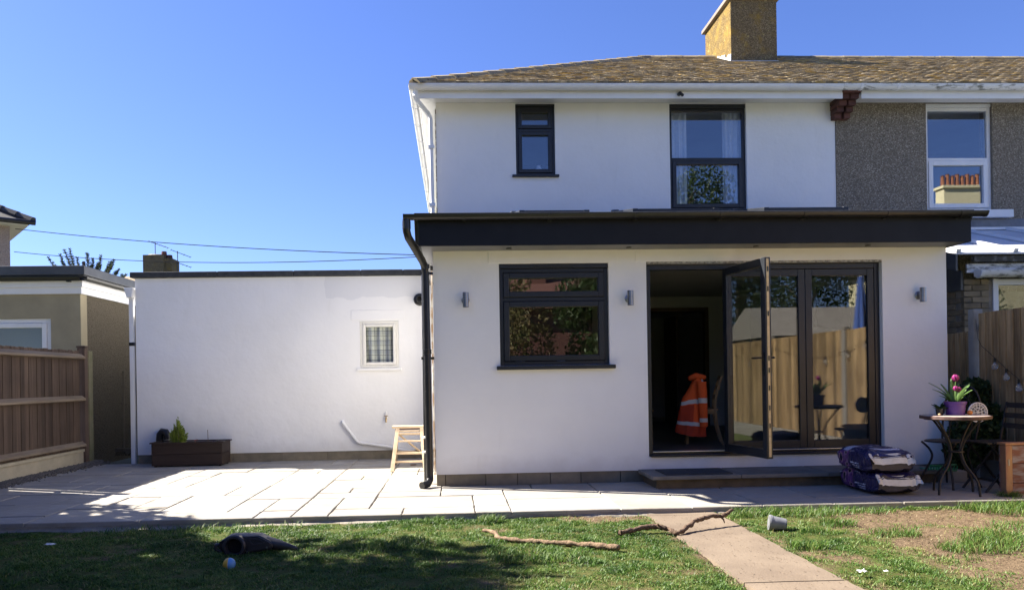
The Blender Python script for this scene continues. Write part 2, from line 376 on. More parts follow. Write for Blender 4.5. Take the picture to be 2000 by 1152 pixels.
# ---------------------------------------------------------------- ground, lawn, path, patio
PX0, PX1 = 1.66, 2.275
def fbm(x, y, s, o=3, z=0.):
    return noise.fractal(Vector((x * s, y * s, z)), 1.0, 2.0, o)
def bare(x, y):
    """0 thick grass ... 1 bare earth: worn ground on the right, a dip beside the path"""
    n = fbm(x, y, 1.9, 4, 3.1) ; f = fbm(x, y, 6.5, 3, 9.)
    b = 0.
    d = min(1, max(0, (x - 2.75) / .7)) * min(1, max(0, (-1.72 - y) / .15))
    edge = max(0, 1 - abs(y + 1.75) / .22) if x > 3.9 else 0
    b = max(b, d * (1.02 + .8 * n + .25 * f) - edge * .8)
    q = ((x - 1.27) / .40) ** 2 + ((y + 1.83) / .15) ** 2
    b = max(b, 1.5 - q + f * .3)
    b = max(b, -.08 + .62 * fbm(x, y, 1.7, 4, 20.) + .4 * f - (.1 if x < -1 else 0))
    if x > 2.33: b = max(b, .35 + .9 * n - (x - 2.33) * .8)
    e = min(abs(x - PX0), abs(x - PX1)); b = max(b, .55 - e * 6 + f * .4) if (x < PX0 or x > PX1) else b
    return min(1, max(0, b))
def lawn_z(x, y): return -.052 - .007 * max(0, -x) + .016 * fbm(x, y, 1.1, 3) + .008 * fbm(x, y, 5, 2, 5.)

m, n, l, p, o = nodes('far_ground'); v = pos(n, l)
l.new(mix(n, l, ramp(n, l, nz(n, l, v, .3, 6), [(.4, 0.), (.6, 1.)]), (.05, .075, .025), (.09, .08, .045)), p.inputs['Base Color']); p.inputs['Roughness'].default_value = 1
struct(MB().grid(lambda u, v: ((u - .5) * 900, (v - .5) * 900, -.22), 6, 6).build('ground', m))

m, n, l, p, o = nodes('lawn_earth'); v = pos(n, l)
at = n.new('ShaderNodeAttribute'); at.attribute_name = 'bare'
green = mix(n, l, ramp(n, l, nz(n, l, v, 9, 5), [(.35, 0.), (.65, 1.)]), (.055, .085, .016), (.1, .095, .032))
earth = mix(n, l, ramp(n, l, nz(n, l, v, 16, 8, .7), [(.3, 0.), (.7, 1.)]), (.09, .06, .036), (.2, .145, .09))
earth = mix(n, l, ramp(n, l, nz(n, l, v, 45, 4), [(.6, 0.), (.72, .9)]), earth, (.28, .215, .125))
earth = mix(n, l, ramp(n, l, nz(n, l, v, 28, 4), [(.3, .8), (.4, 0.)]), earth, (.045, .03, .02))
l.new(mix(n, l, ramp(n, l, at.outputs['Fac'], [(.12, 0.), (.55, 1.)]), green, earth), p.inputs['Base Color'])
p.inputs['Roughness'].default_value = 1; p.inputs['Specular IOR Level'].default_value = .15
l.new(bump(n, l, nz(n, l, v, 34, 6, .7), 1, .03), p.inputs['Normal'])
NX, NY = 420, 190
lx0, lx1, ly0, ly1 = -5.3, 5.85, -5.4, -1.62
mb = MB(); br = []
for j in range(NY + 1):
    for i in range(NX + 1):
        x = lx0 + (lx1 - lx0) * i / NX; y = ly0 + (ly1 - ly0) * j / NY
        b = bare(x, y); br.append(b); mb.v.append((x, y, lawn_z(x, y) - .012 * b + .012 * b * fbm(x, y, 14, 2) - (.05 if PX0 + .02 < x < PX1 - .02 else 0)))
for j in range(NY):
    for i in range(NX):
        a = j * (NX + 1) + i; mb.f.append((a, a + 1, a + NX + 2, a + NX + 1))
lawn = struct(mb.build('lawn', m, smooth=True))
lawn.data.attributes.new('bare', 'FLOAT', 'POINT').data.foreach_set('value', br)
struct(MB().box(-5.3, 5.85, -14, ly0 - .002, -.4, -.065).build('rear_lawn', mk('rear_lawn_grass', (.085, .13, .025), (.15, .17, .055), 6, 1, .8, 60)))

# path: cast concrete strips with a rubbed edge
def slab_noise(x, y): return .006 * fbm(x, y, 9, 3, 2.)
cm, n, l, p, o = nodes('path_concrete'); v = pos(n, l)
c = mix(n, l, ramp(n, l, nz(n, l, v, 2.5, 6), [(.3, 0.), (.7, 1.)]), (.125, .092, .064), (.185, .142, .10))
c = mix(n, l, ramp(n, l, nz(n, l, v, 40, 4), [(.64, 0.), (.68, .8)]), c, (.16, .11, .07))
c = mix(n, l, ramp(n, l, nz(n, l, pos(n, l, (1, .6, 1)), 24, 2), [(.74, 0.), (.77, .7)]), c, (.08, .06, .04))
l.new(c, p.inputs['Base Color']); p.inputs['Roughness'].default_value = .95; l.new(bump(n, l, nz(n, l, v, 70, 5), .6, .006), p.inputs['Normal'])
path = struct(MB().box(PX0 + .03, PX1 - .03, -14, -1.6, -.3, -.09).build('path', MT['joint']))
for a, b in ((-1.62, -1.80), (-1.806, -3.985), (-4.0, -6.2), (-6.215, -8.4), (-8.415, -10.6), (-10.615, -12.8)):
    k = MB(); nu, nv = 10, max(2, int((a - b) / .07))
    def fn(u, v, a=a, b=b):
        y = a + (b - a) * v; x = PX0 + (PX1 - PX0) * u
        if u in (0., 1.): x += (1 if u else -1) * (.018 * fbm(x, y, 4, 3) - .004)
        return (x, y, -.046 + .004 * fbm(x, y, 3, 2))
    k.grid(fn, nu, nv)
    k.grid(lambda u, v: (lambda q: (q[0], q[1], q[2] - .08 * (v)))(fn(0., u)), nv, 1); k.grid(lambda u, v: (lambda q: (q[0], q[1], q[2] - .08 * v))(fn(1., u)), nv, 1)
    k.grid(lambda u, v: (lambda q: (q[0], q[1], q[2] - .08 * v))(fn(u, 1.)), nu, 1)
    k.build('concrete_slab', cm, path)

# patio: mixed-size riven slabs on a mortar bed
sm, n, l, p, o = nodes('riven_sandstone'); v = pos(n, l)
oi = n.new('ShaderNodeObjectInfo')
base = ramp(n, l, oi.outputs['Random'], [(0, (.37, .355, .325)), (.3, (.295, .28, .255)), (.55, (.35, .322, .278)), (.8, (.27, .258, .242)), (1, (.355, .323, .273))])
base = mix(n, l, ramp(n, l, nz(n, l, v, 2.2, 7, .65), [(.35, 0.), (.7, .7)]), base, (.24, .215, .172))
base = mix(n, l, ramp(n, l, nz(n, l, v, 9, 6, .7), [(.55, 0.), (.75, .5)]), base, (.41, .39, .36))
base = mix(n, l, ramp(n, l, nz(n, l, v, 28, 3), [(.7, 0.), (.75, .6)]), base, (.19, .165, .13))
l.new(base, p.inputs['Base Color']); p.inputs['Roughness'].default_value = .8; p.inputs['Specular IOR Level'].default_value = .3
b1 = bump(n, l, nz(n, l, pos(n, l, (1, 2.2, 1)), 4, 5), .5, .02); l.new(bump(n, l, nz(n, l, v, 45, 4), .35, .004, b1), p.inputs['Normal'])
patio = struct(MB().box(-5.3, 5.8, -1.66, 3.2, -.3, -.02).build('patio', MT['joint']))
CX_, CY_ = .32, .342
def edge_y(x): return -1.70 - .05 * max(0, (-.64 - x)) + (-.03 if 1.0 < x < 2.2 else 0)
cells = set(); px_min, py_min = -5.28, -1.70
nxc = int(round((5.76 + 5.28) / CX_)); nyc = int(round((3.0 + 1.70) / CY_))
def allowed(i, j):
    x = px_min + (i + .5) * CX_; y = py_min + (j + .5) * CY_
    return y < 0 or x < -.26
def slab_mesh(w, d, seed):
    rr = random.Random(seed); k = MB(); gx = .0045; gy = .0095
    n = 6
    def jit(t): return rr.uniform(-.0035, .0035)
    ring = []
    for s in range(4):
        for q in range(n):
            t = q / n
            x, y = [(t, 0), (1, t), (1 - t, 1), (0, 1 - t)][s]
            ring.append((gx + x * (w - 2 * gx) + jit(t), gy + y * (d - 2 * gy) + jit(t)))
    N = len(ring); cx, cy = w / 2, d / 2
    def off(r, k_): return (cx + (r[0] - cx) * (1 - k_ / max(w, .1)), cy + (r[1] - cy) * (1 - k_ / max(d, .1)))
    vs = [(x, y, -.035) for x, y in ring] + [(x, y, -.006) for x, y in ring] + [(*off(r, .014), 0.) for r in ring]
    fs = [(i, (i + 1) % N, (i + 1) % N + N, i + N) for i in range(N)] + [(i + N, (i + 1) % N + N, (i + 1) % N + 2 * N, i + 2 * N) for i in range(N)] + [tuple(2 * N + i for i in range(N))]
    k.add(vs, fs); return k.mesh('slab', sm)
meshes = {}; rs = random.Random(11); used = set()
sizes = [(3, 2), (2, 1), (2, 2), (3, 1), (2, 2), (2, 1), (1, 2), (3, 2), (1, 1), (2, 3)]
for j in range(nyc):
    for i in range(nxc):
        if (i, j) in used or not allowed(i, j): continue
        opts = sizes[:]; rs.shuffle(opts); opts.append((1, 1))
        for a, b in opts:
            if (a, b) == (1, 1) and rs.random() < .6 and opts[-1] is not (1, 1): continue
            cc = [(i + p_, j + q_) for p_ in range(a) for q_ in range(b)]
            if all(c not in used and c[0] < nxc and c[1] < nyc and allowed(*c) for c in cc): break
        else: a, b = 1, 1; cc = [(i, j)]
        used |= set(cc)
        key = (a, b, rs.randrange(3))
        if key not in meshes: meshes[key] = slab_mesh(a * CX_, b * CY_, hash(key) % 997)
        x = px_min + i * CX_; y = py_min + j * CY_
        s = link('slab', meshes[key], patio, loc=(x, y + (edge_y(x + .3) - py_min if j == 0 and False else 0), rs.uniform(-.003, .003)))
        s.rotation_euler = (rs.uniform(-.003, .003), rs.uniform(-.003, .003), 0)
# mortar haunching under the front edge of the slabs
def haunch(u, v):
    x = -5.3 + 11.1 * u; dz = .022 + .006 * max(0, -x); k_ = min(1, v / .4); q = max(0, (v - .4) / .6)
    d = max(.0, .035 + .16 * fbm(x, 0, .8, 4, 7.) + (.03 if x < -.5 else 0))
    return (x, -1.688 - .006 * k_ - d * q, -.022 - dz * k_ - .03 * q * q + .006 * fbm(x * 2, v * 2, 4, 3))
tag(MB().grid(haunch, 260, 8).build('mortar_edge', MT['mortar'], smooth=True), 'rough mortar haunching along the patio front edge', 'mortar', kind='structure')

# ---------------------------------------------------------------- house extension
ex = thing('house_extension', 'white rendered single storey rear extension with black fascia and bifold doors', 'extension', (2.66, 1.5, 0))
XL, XR = -.22, 5.54
k = wall_holes(MB(), XL, XR, .125, 2.585, 0, .28, [(.50, 1.71, 1.30, 2.42), (2.13, 4.80, .27, 2.425)])
k.build('front_wall', MT['white'], ex)
k = MB().box(XL, XL + .24, .28, 2.99, .125, 2.585); k.box(XR - .24, XR, .28, 2.99, .125, 2.585); k.build('side_wall', MT['white'], ex)
lb = MB().box(.385, 1.81, -.007, .02, 2.425, 2.575); lb.box(2.01, 4.965, -.007, .02, 2.428, 2.575); lb.build('lintel_band', MT['white'], ex, .003)
MB().box(2.135, 4.795, .004, .05, 2.402, 2.4245).build('lath_strip', MT['lath'], ex)
pl = MB().box(XL + .03, 5.5, .03, .26, -.2, .124).build('plinth', MT['joint'], ex)
x = XL; rs = random.Random(3)
for w in (.10, .44, .35, .36, .34, .44, .3):
    MB().box(x + .004, min(x + w, 2.5) - .004, .012, .2, -.1, .121).build('block', MT['plinth'], pl, .004); x += w
x = XL
for y in (.25, .69, 1.13, 1.57, 2.01, 2.45): MB().box(XL + .012, XL + .2, y, y + .43, -.1, .121).build('block', MT['plinth'], pl, .004)
MB().box(4.9, XR - .012, .012, .2, -.1, .121).build('block', MT['plinth'], pl, .004)
# roof, soffit, fascia, gutter
MB().prism([(-.37, 2.86), (-.37, 2.9), (2.99, 3.52), (2.99, 2.62), (-.2, 2.60)], 'X', -.40, 5.62).build('roof', MT['felt'], ex, .006)
fb = MB().box(-.36, 5.58, -.37, -.345, 2.555, 2.855); fb.box(-.36, -.335, -.345, 2.98, 2.555, 2.855); fb.box(5.555, 5.58, -.345, 2.98, 2.555, 2.855); fb.build('fascia_board', MT['anthfascia'], ex, .002)
MB().box(-.334, 5.554, -.344, 2.98, 2.560, 2.572).build('soffit', mk('grey_soffit', (.16, .165, .175), (.2, .2, .21), 3, .5), ex)
sv = MB()
for x in (.6, 1.9, 3.3, 4.55): sv.lathe([(.03, 0), (.03, .008), (.0, .008)], (x, -.17, 2.549), 14)
sv.build('soffit_vent', MT['blackp'], ex)
k = MB(); prof = []
for i in range(13):
    t = math.pi + math.pi * i / 12; prof.append((math.cos(t) * .056, math.sin(t) * .056))
for i in range(13):
    t = 2 * math.pi - math.pi * i / 12; prof.append((math.cos(t) * .050, math.sin(t) * .050))
k.prism([(-.437 + a, 2.865 + b) for a, b in prof], 'X', -.50, 5.69)
gut = k.build('gutter', MT['blackp'], ex, smooth='auto')
g2 = MB()
for x in (-.50, 5.686): g2.prism([(-.437 + math.cos(math.pi + math.pi * i / 12) * .059, 2.865 + math.sin(math.pi + math.pi * i / 12) * .059) for i in range(13)], 'X', x - .008, x + .012)
g2.build('gutter_end', MT['blackp'], gut)
for x in (.1, 1.0, 1.9, 2.8, 3.7, 4.6, 5.4):
    br_ = MB().prism([(-.437 + a * 1.13, 2.864 + b * 1.13) for a, b in prof], 'X', x, x + .035); br_.box(x, x + .035, -.385, -.371, 2.80, 2.865); br_.build('gutter_bracket', MT['blackp'], gut)
# rooflights standing a little above the felt
for x0, x1, h in ((.83, 1.71, .072), (2.25, 3.35, .085), (3.92, 5.01, .09)):
    def rz(y): return 2.9 + (y + .37) * .1845
    def slope_box(mb, a, b, y0, y1, up0, up1):
        vs = [(x, y, rz(y) + u) for u in (up0, up1) for y in (y0, y1) for x in (a, b)]
        return mb.add(vs, [(0, 2, 3, 1), (4, 5, 7, 6), (0, 1, 5, 4), (2, 6, 7, 3), (0, 4, 6, 2), (1, 3, 7, 5)])
    k = MB(); t = .07
    slope_box(k, x0, x0 + t, 1.1, 2.3, -.02, h); slope_box(k, x1 - t, x1, 1.1, 2.3, -.02, h); slope_box(k, x0 + t, x1 - t, 1.1, 1.1 + t, -.02, h - .004); slope_box(k, x0 + t, x1 - t, 2.2, 2.3, -.02, h + .012)
    r_ = k.build('rooflight', MT['anth'], ex, .006)
    slope_box(MB(), x0 + t, x1 - t, 1.1 + t, 2.2, h - .03, h - .022).build('pane', MT['glass'], r_)
    kk = MB(); slope_box(kk, x0 - .02, x0 + .05, 2.12, 2.31, h - .02, h + .022); slope_box(kk, x1 - .05, x1 + .02, 2.12, 2.31, h - .02, h + .022); kk.build('corner_cap', MT['zinc'], r_, .004)
# kitchen window
kw = window(ex, .50, 1.71, 1.30, 2.42, 0, MT['anth'], 2.03, (.46, 1.765, 1.255, 1.298, .06), .062, 'glasskit', toph=.05)
MB().box(.9, 1.33, .018, .035, 2.385, 2.402).build('trickle_vent', MT['blackp'], kw, .003)
# bifold doors: fixed frame, two closed leaves, one standing open
bf = MB(); frame(bf, 2.133, 4.797, .272, 2.401, .06, .14, .055, .06, .04); bfo = bf.build('bifold_frame', MT['anth'], ex, .004)
MB().box(2.19, 4.74, .045, .135, .3135, .325).build('threshold_track', MT['alu'], bfo, .002)
MB().box(2.15, 4.79, -.03, .058, .268, .292).build('door_sill', MT['anth'], bfo, .004)
for a, b in ((3.035, 3.945), (3.949, 4.74)):
    lf = frame(MB(), a, b, .328, 2.338, .065, .125, .078, .078, .09).build('door_leaf', MT['anth'], ex, .005)
    MB().box(a + .07, b - .07, .085, .105, .40, 2.27).build('pane', MT['glassdark'], lf)
hx, hy = 3.03, .055; ex_, ey_ = 3.165, -.79
dl = Vector((ex_ - hx, ey_ - hy, 0)); Ld = dl.length; dl.normalize(); nl = Vector((dl.y, -dl.x, 0))
def leafbox(mb, a, b, z0, z1, t0, t1):
    vs = [Vector((hx, hy, z)) + dl * s_ + nl * t for z in (z0, z1) for t in (t0, t1) for s_ in (a, b)]
    return mb.add(vs, [(0, 2, 3, 1), (4, 5, 7, 6), (0, 1, 5, 4), (2, 6, 7, 3), (0, 4, 6, 2), (1, 3, 7, 5)])
k = MB(); leafbox(k, 0, .08, .31, 2.345, -.032, .032); leafbox(k, Ld - .08, Ld, .31, 2.345, -.032, .032); leafbox(k, .08, Ld - .08, .311, .40, -.031, .031); leafbox(k, .08, Ld - .08, 2.265, 2.344, -.031, .031)
lf = k.build('door_leaf', MT['anth'], ex, .004, label='open glazed door leaf swung out towards the patio')
leafbox(MB(), .07, Ld - .07, .39, 2.275, -.012, .012).build('pane', MT['glassdark'], lf)
leafbox(MB(), Ld, Ld + .004, .33, 2.33, -.012, .014).build('edge_strip', MT['gold'], lf)
k = MB()
for z in (.62, .8, 1.0, 1.18, 1.3, 1.75, 2.0, 2.2): leafbox(k, Ld + .0045, Ld + .008, z, z + .05, -.006, .008)
k.build('keep', MT['blackp'], lf)
for s_ in (-1, 1):
    k = MB(); leafbox(k, Ld - .055, Ld - .03, 1.16, 1.38, s_ * .033, s_ * .043)
    p0 = Vector((hx, hy, 1.33)) + dl * (Ld - .043) + nl * s_ * .04; p1 = p0 + nl * s_ * .05; p2 = p1 - dl * .12
    k.tube([p0, p1, p1 - dl * .01, p2], .009, 8); k.build('handle', MT['blackp'], lf)
kp = Vector((hx, hy, 1.2)) + dl * (Ld - .043) - nl * .05
MB().tube([kp, kp + Vector((0, 0, -.05)), kp + Vector((.005, 0, -.11))], [.004, .012, .006], 6).build('hanging_key', MT['steel'], lf)
# room behind the doors
k = MB()
k.box(.02, .06, .285, 5.0, .27, 2.55); k.box(5.26, 5.298, .285, 5.0, .27, 2.55)
wall_holes(k, .06, 5.26, .27, 2.55, 5.0, 5.1, [(3.25, 4.42, .27, 2.29)])
k.build('interior_wall', MT['inwall'], ex)
MB().box(.0, 5.3, .14, 6.5, .2, .268).build('interior_floor', MT['infloor'], ex)
MB().box(.06, 5.26, .285, 5.0, 2.555, 2.575).build('ceiling', MT['inwall'], ex)
MB().box(.07, 2.3, 4.3, 4.95, .27, 2.5).build('window_darkening_box', mk('window_darkening_grey', (.03, .03, .033), (.04, .04, .043), 5, .5), ex, .006)  # added dark box that darkens the view through the kitchen window
k = MB().box(3.18, 3.25, 4.97, 5.09, .27, 2.36); k.box(4.42, 4.49, 4.97, 5.09, .27, 2.36); k.box(3.25, 4.42, 4.975, 5.085, 2.29, 2.355); k.build('inner_door_frame', MT['interiorwood'], ex, .004)
k = MB().box(3.0, 3.05, 5.1, 8, .27, 2.4); k.box(4.7, 4.75, 5.1, 8, .27, 2.4); k.box(3.0, 4.75, 8, 8.05, .27, 2.4); k.box(3.0, 4.75, 5.1, 8.05, 2.4, 2.45); k.box(3.0, 4.75, 6.5, 8, .2, .268); k.build('hallway', MT['inwall'], ex)
k = MB().box(4.0, 4.04, 5.3, 6.1, .27, 2.25); k.build('inner_door', MT['interiorwood'], ex, .004)
# downpipes on the left corner
k = MB().tube([(-.475, -.435, 2.82), (-.475, -.435, 2.70), (-.46, -.41, 2.64), (-.33, -.12, 2.44), (-.305, -.05, 2.38), (-.30, -.045, 2.30), (-.29, -.045, .16), (-.29, -.06, .08), (-.31, -.12, .045), (-.37, -.19, .035)], .041, 14)
dp = k.build('downpipe', MT['black'], ex, smooth='auto')
for z in (2.36, 1.44): MB().lathe([(.041, 0), (.05, .002), (.05, .05), (.041, .052)], (-.30 + (2.3 - z) * .005, -.045, z), 14).build('collar', MT['black'], dp, smooth='auto')
k = MB().box(-.36, -.22, -.05, -.035, 1.38, 1.41); k.box(-.36, -.22, -.05, -.035, 2.3, 2.33); k.build('pipe_clip', MT['black'], dp)
MB().tube([(-.475, -.435, 2.80), (-.475, -.435, 2.72)], .044, 14).build('outlet', MT['black'], dp, smooth='auto')
k = MB().tube([(-.22, .22, 2.40), (-.27, .22, 2.42), (-.315, .22, 2.40), (-.33, .22, 2.33), (-.335, .22, .02)], .028, 12); k.build('waste_pipe', MT['black'], ex, smooth='auto')
k = MB().tube([(-.237, .06, 2.35), (-.24, .06, 1.2), (-.236, .05, .12)], .009, 6); k.tube([(-.232, .02, 2.3), (-.25, .03, 1.9), (-.236, .02, 1.2), (-.24, .02, .3)], .006, 6); k.build('cable', mk('tan_cable', (.3, .2, .12), (.5, .47, .42), 8, .6, lo=.45, hi=.55), ex)
k = MB().box(-.227, -.2195, .28, .30, .12, 2.56); k.build('render_bead', MT['upvc'], ex)
for z in (.52, .36): MB().lathe([(.0, -.012), (.025, -.01), (.03, 0), (.02, .012), (0, .016)], (-.345, .16, z), 10).build('foam_plug', mk('white_foam', (.75, .74, .7)), ex, smooth=True)

# ---------------------------------------------------------------- white house (left half of the pair)
wh = thing('white_house', 'white rendered semi-detached house with hipped lichen covered tile roof', 'house', (2.8, 6.7, 0))
HX0, HX1 = -.22, 5.82; YW = 3.0
k = wall_holes(MB(), HX0, HX1, 2.64, 5.25, YW, YW + .28, [(.96, 1.55, 4.18, 5.245), (3.28, 4.45, 3.64, 5.245)])
k.build('rear_wall', MT['white'], wh)
k = MB().box(HX0, HX0 + .25, YW + .28, 10.4, -.1, 5.25); k.box(HX0 + .25, HX1, 10.15, 10.4, -.1, 5.25); k.box(5.70, 5.815, YW + .28, 10.15, 2.7, 5.25); k.build('side_wall', MT['white'], wh)
MB().box(HX0 + .25, 5.70, YW + .28, 10.15, 2.65, 2.75).build('upper_floor', MT['inwall'], wh)
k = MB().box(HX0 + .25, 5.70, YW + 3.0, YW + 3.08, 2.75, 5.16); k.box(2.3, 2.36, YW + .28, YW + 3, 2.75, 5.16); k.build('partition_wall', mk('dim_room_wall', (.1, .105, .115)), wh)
MB().box(HX0 + .01, 5.81, YW + .02, 10.39, 5.251, 5.30).build('upper_ceiling', MT['inwall'], wh)
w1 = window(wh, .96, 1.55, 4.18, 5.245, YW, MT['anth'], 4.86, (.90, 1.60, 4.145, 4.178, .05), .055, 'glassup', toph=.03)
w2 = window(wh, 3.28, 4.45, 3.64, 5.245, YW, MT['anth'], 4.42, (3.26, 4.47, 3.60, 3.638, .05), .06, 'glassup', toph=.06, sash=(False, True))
for a, b, s in ((3.32, 3.60, 1), (4.16, 4.42, 2)):
    MB().grid(lambda u, v: (a + (b - a) * u, YW + .2 + .022 * math.sin(u * 19 + s) + .008 * math.sin(u * 43), 3.66 + 1.55 * v), 40, 6).build('curtain', MT['curtain'], w2, smooth=True)
MB().box(3.34, 4.40, YW + .13, YW + .27, 3.655, 3.672).build('inner_sill', MT['upvc'], w2)
k = MB().box(4.16, 4.30, YW + .16, YW + .2, 3.673, 3.76); k.build('picture_card', mk('pale_card', (.6, .62, .62)), w2)
k = MB().lathe([(.03, 0), (.05, .02), (.055, .07), (.035, .1), (.03, .13), (0, .14)], (1.32, YW + .2, 4.24), 12); k.build('toiletry_jar', MT['curtain'], w1, smooth=True)
# soffit, fascia, gutter, downpipe
k = MB().box(-.45, 5.74, 2.62, 2.999, 5.252, 5.265); k.box(-.45, HX0 - .001, 3.0, 10.7, 5.252, 5.265); k.build('soffit', MT['upvc'], wh)
k = MB().box(-.47, 5.74, 2.60, 2.619, 5.175, 5.32); k.box(-.47, -.451, 2.62, 10.75, 5.175, 5.32); k.build('fascia_board', MT['upvc'], wh, .003)
def gprof(y, z, r=.055):
    pts = [(y + math.cos(math.pi + math.pi * i / 10) * r, z + math.sin(math.pi + math.pi * i / 10) * r * 1.15) for i in range(11)]
    return pts + [(y + math.cos(2 * math.pi - math.pi * i / 10) * (r - .006), z + math.sin(2 * math.pi - math.pi * i / 10) * (r - .006) * 1.15) for i in range(11)]
gt = MB().prism(gprof(2.535, 5.345, .066), 'X', -.585, 5.70).build('gutter', MT['upvc'], wh, smooth='auto')
gs = MB().prism([(a - 2.535 - .53, b) for a, b in gprof(2.535, 5.345, .066)], 'Y', 2.5, 10.75).build('gutter', MT['upvc'], wh, smooth='auto')
for x in (-.40, .12, .66, 1.75, 1.83, 2.9, 3.75, 4.9, 5.4): MB().prism(gprof(2.535, 5.343, .070), 'X', x, x + .03).build('gutter_bracket', MT['upvc'], gt)
for y in (3.3, 4.1, 4.9, 5.7, 6.6, 7.5, 8.5, 9.5): MB().prism([(a - 2.535 - .53, b) for a, b in gprof(2.535, 5.343, .070)], 'Y', y, y + .03).build('gutter_bracket', MT['upvc'], gs)
k = MB().tube([(-.50, 2.54, 5.31), (-.50, 2.56, 5.2), (-.48, 2.6, 5.15), (-.34, 2.9, 5.07), (-.30, 2.93, 5.0), (-.29, 2.93, 3.50)], .038, 4); wd = k.build('downpipe', MT['upvc'], wh, .004)
for z in (4.55, 3.7): MB().box(-.335, -.245, 2.885, 2.985, z, z + .05).build('pipe_clip', MT['upvc'], wd, .003)
k = MB().box(-.232, -.2205, 2.985, 3.06, 3.3, 5.16); k.build('corner_bead', mk('ragged_brown_edge', (.2, .14, .09), (.6, .56, .5), 14, .9, lo=.45, hi=.55), wh)
k = MB().tube([(3.31, 2.60, 5.235), (3.31, 2.54, 5.225)], .03, 10); k.tube([(3.31, 2.55, 5.23), (3.335, 2.50, 5.185)], .022, 10); k.build('security_camera', MT['blackp'], wh, smooth='auto', label='small black camera on the white fascia')
# brick corbel on the party line
cb = MB().box(5.76, 5.99, 2.92, 2.998, 4.98, 5.30).build('corbel', MT['brickred'], wh)
for i in range(5):
    z = 5.265 - i * .072; y0 = 2.56 + i * .075
    for a, b in ((5.735, 5.868), (5.876, 6.01)):
        MB().box(a + i * .004, b - i * .006, y0, 2.996, z, z + .067).build('brick', MT['brickred'], cb, .005)
# roof
PIT = .50   # rise per metre
EY, EZ, RY = 2.50, 5.345, 6.70
RZ = EZ + (RY - EY) * PIT; HXR = 3.95; EXL = -.54
rm, n, l, p, o = nodes('lichened_roof_tile'); v = pos(n, l); oi = n.new('ShaderNodeObjectInfo')
c = mix(n, l, ramp(n, l, nz(n, l, v, 5.5, 5), [(.3, 0.), (.7, 1.)]), (.28, .23, .165), (.44, .37, .26))
c = mix(n, l, ramp(n, l, nz(n, l, v, 13, 7, .75), [(.53, 0.), (.66, .75)]), c, (.52, .36, .1))
c = mix(n, l, ramp(n, l, nz(n, l, v, 17, 6, .7), [(.55, 0.), (.66, .8)]), c, (.5, .45, .3))
c = mix(n, l, ramp(n, l, nz(n, l, v, 8, 7, .75), [(.6, 0.), (.68, .9)]), c, (.1, .08, .055))
vt = n.new('ShaderNodeTexVoronoi'); vt.inputs['Scale'].default_value = 1; l.new(pos(n, l, (6.02, 10.96, .01)), vt.inputs['Vector'])
st = n.new('ShaderNodeSeparateColor'); l.new(vt.outputs['Color'], st.inputs[0])
c = mix(n, l, 1., c, ramp(n, l, st.outputs[0], [(0, .5), (.4, .85), (.75, 1.1), (1, 1.45)]), 'MULTIPLY')   # each tile weathers differently
c = mix(n, l, ramp(n, l, st.outputs[1], [(.78, 0.), (.9, .55)]), c, (.55, .37, .09))
l.new(c, p.inputs['Base Color']); p.inputs['Roughness'].default_value = .95; p.inputs['Specular IOR Level'].default_value = .2
l.new(bump(n, l, nz(n, l, v, 38, 5, .7), 1, .012), p.inputs['Normal'])
rdm = mk('roof_underlay', (.05, .04, .03))
slope = Vector((0, 1, PIT)).normalized(); nrm = Vector((0, -PIT, 1)).normalized()
TW, GA = .166, .102
def tile_mesh(seed):
    rr = random.Random(seed); k = MB(); w = TW * .5 - .0006; L = .17; th = .025
    a = rr.uniform(-.004, .004)
    vs = [(-w, 0, 0), (w, a, 0), (w, L, -.006), (-w, L, -.006), (-w, a * .5, th), (0, -.004, th + .003), (w, a, th + rr.uniform(-.002, .003)), (w, L, th - .006), (-w, L, th - .006)]
    k.add(vs, [(0, 3, 2, 1), (4, 5, 6, 7, 8), (0, 1, 6, 5, 4), (1, 2, 7, 6), (2, 3, 8, 7), (3, 0, 4, 8)])
    return k.mesh('tile', rm)
tmesh = [tile_mesh(i) for i in range(6)]
tbase = Matrix((Vector((1, 0, 0)), slope, nrm)).transposed()
def tiles(parent, x_lo, x_hi, n_single, seed):
    rr = random.Random(seed); single = 0; mass = MB(); nrows = int((RY - EY) * math.sqrt(1 + PIT * PIT) / GA)
    for r in range(nrows):
        d = r * GA; y = EY + d * slope.y; z = EZ + d * slope.z; lo = x_lo(y)
        x = math.floor(lo / TW) * TW + (TW / 2 if r % 2 else 0)
        while x < x_hi:
            if x > lo + .02:
                tilt = Matrix.Rotation(R(-3.4 + rr.uniform(-1.4, 1.4)), 3, 'X') @ Matrix.Rotation(rr.uniform(-.006, .006), 3, 'Z') @ Matrix.Rotation(rr.uniform(-.006, .006), 3, 'Y')
                m3 = tbase @ tilt; c = Vector((x, y, z)) + nrm * (.012 + rr.uniform(0, .0022)) + slope * rr.uniform(-.008, .006)
                me = tmesh[rr.randrange(6)]; c = c + Vector((rr.uniform(-.0015, .0015), 0, 0))
                if single < n_single:
                    o = link('tile', me, parent); mm = m3.to_4x4(); mm.translation = c; o.matrix_local = mm; single += 1
                else:
                    mass.add([c + m3 @ q.co for q in me.vertices], [tuple(q.vertices) for q in me.polygons])
            x += TW
    o = mass.build('tile_courses', rm, parent); o['kind'] = 'stuff'
def rf(mb, pts): return mb.add(pts, [tuple(range(len(pts)))])
k = MB(); BY = 2 * RY - EY; u = -.02
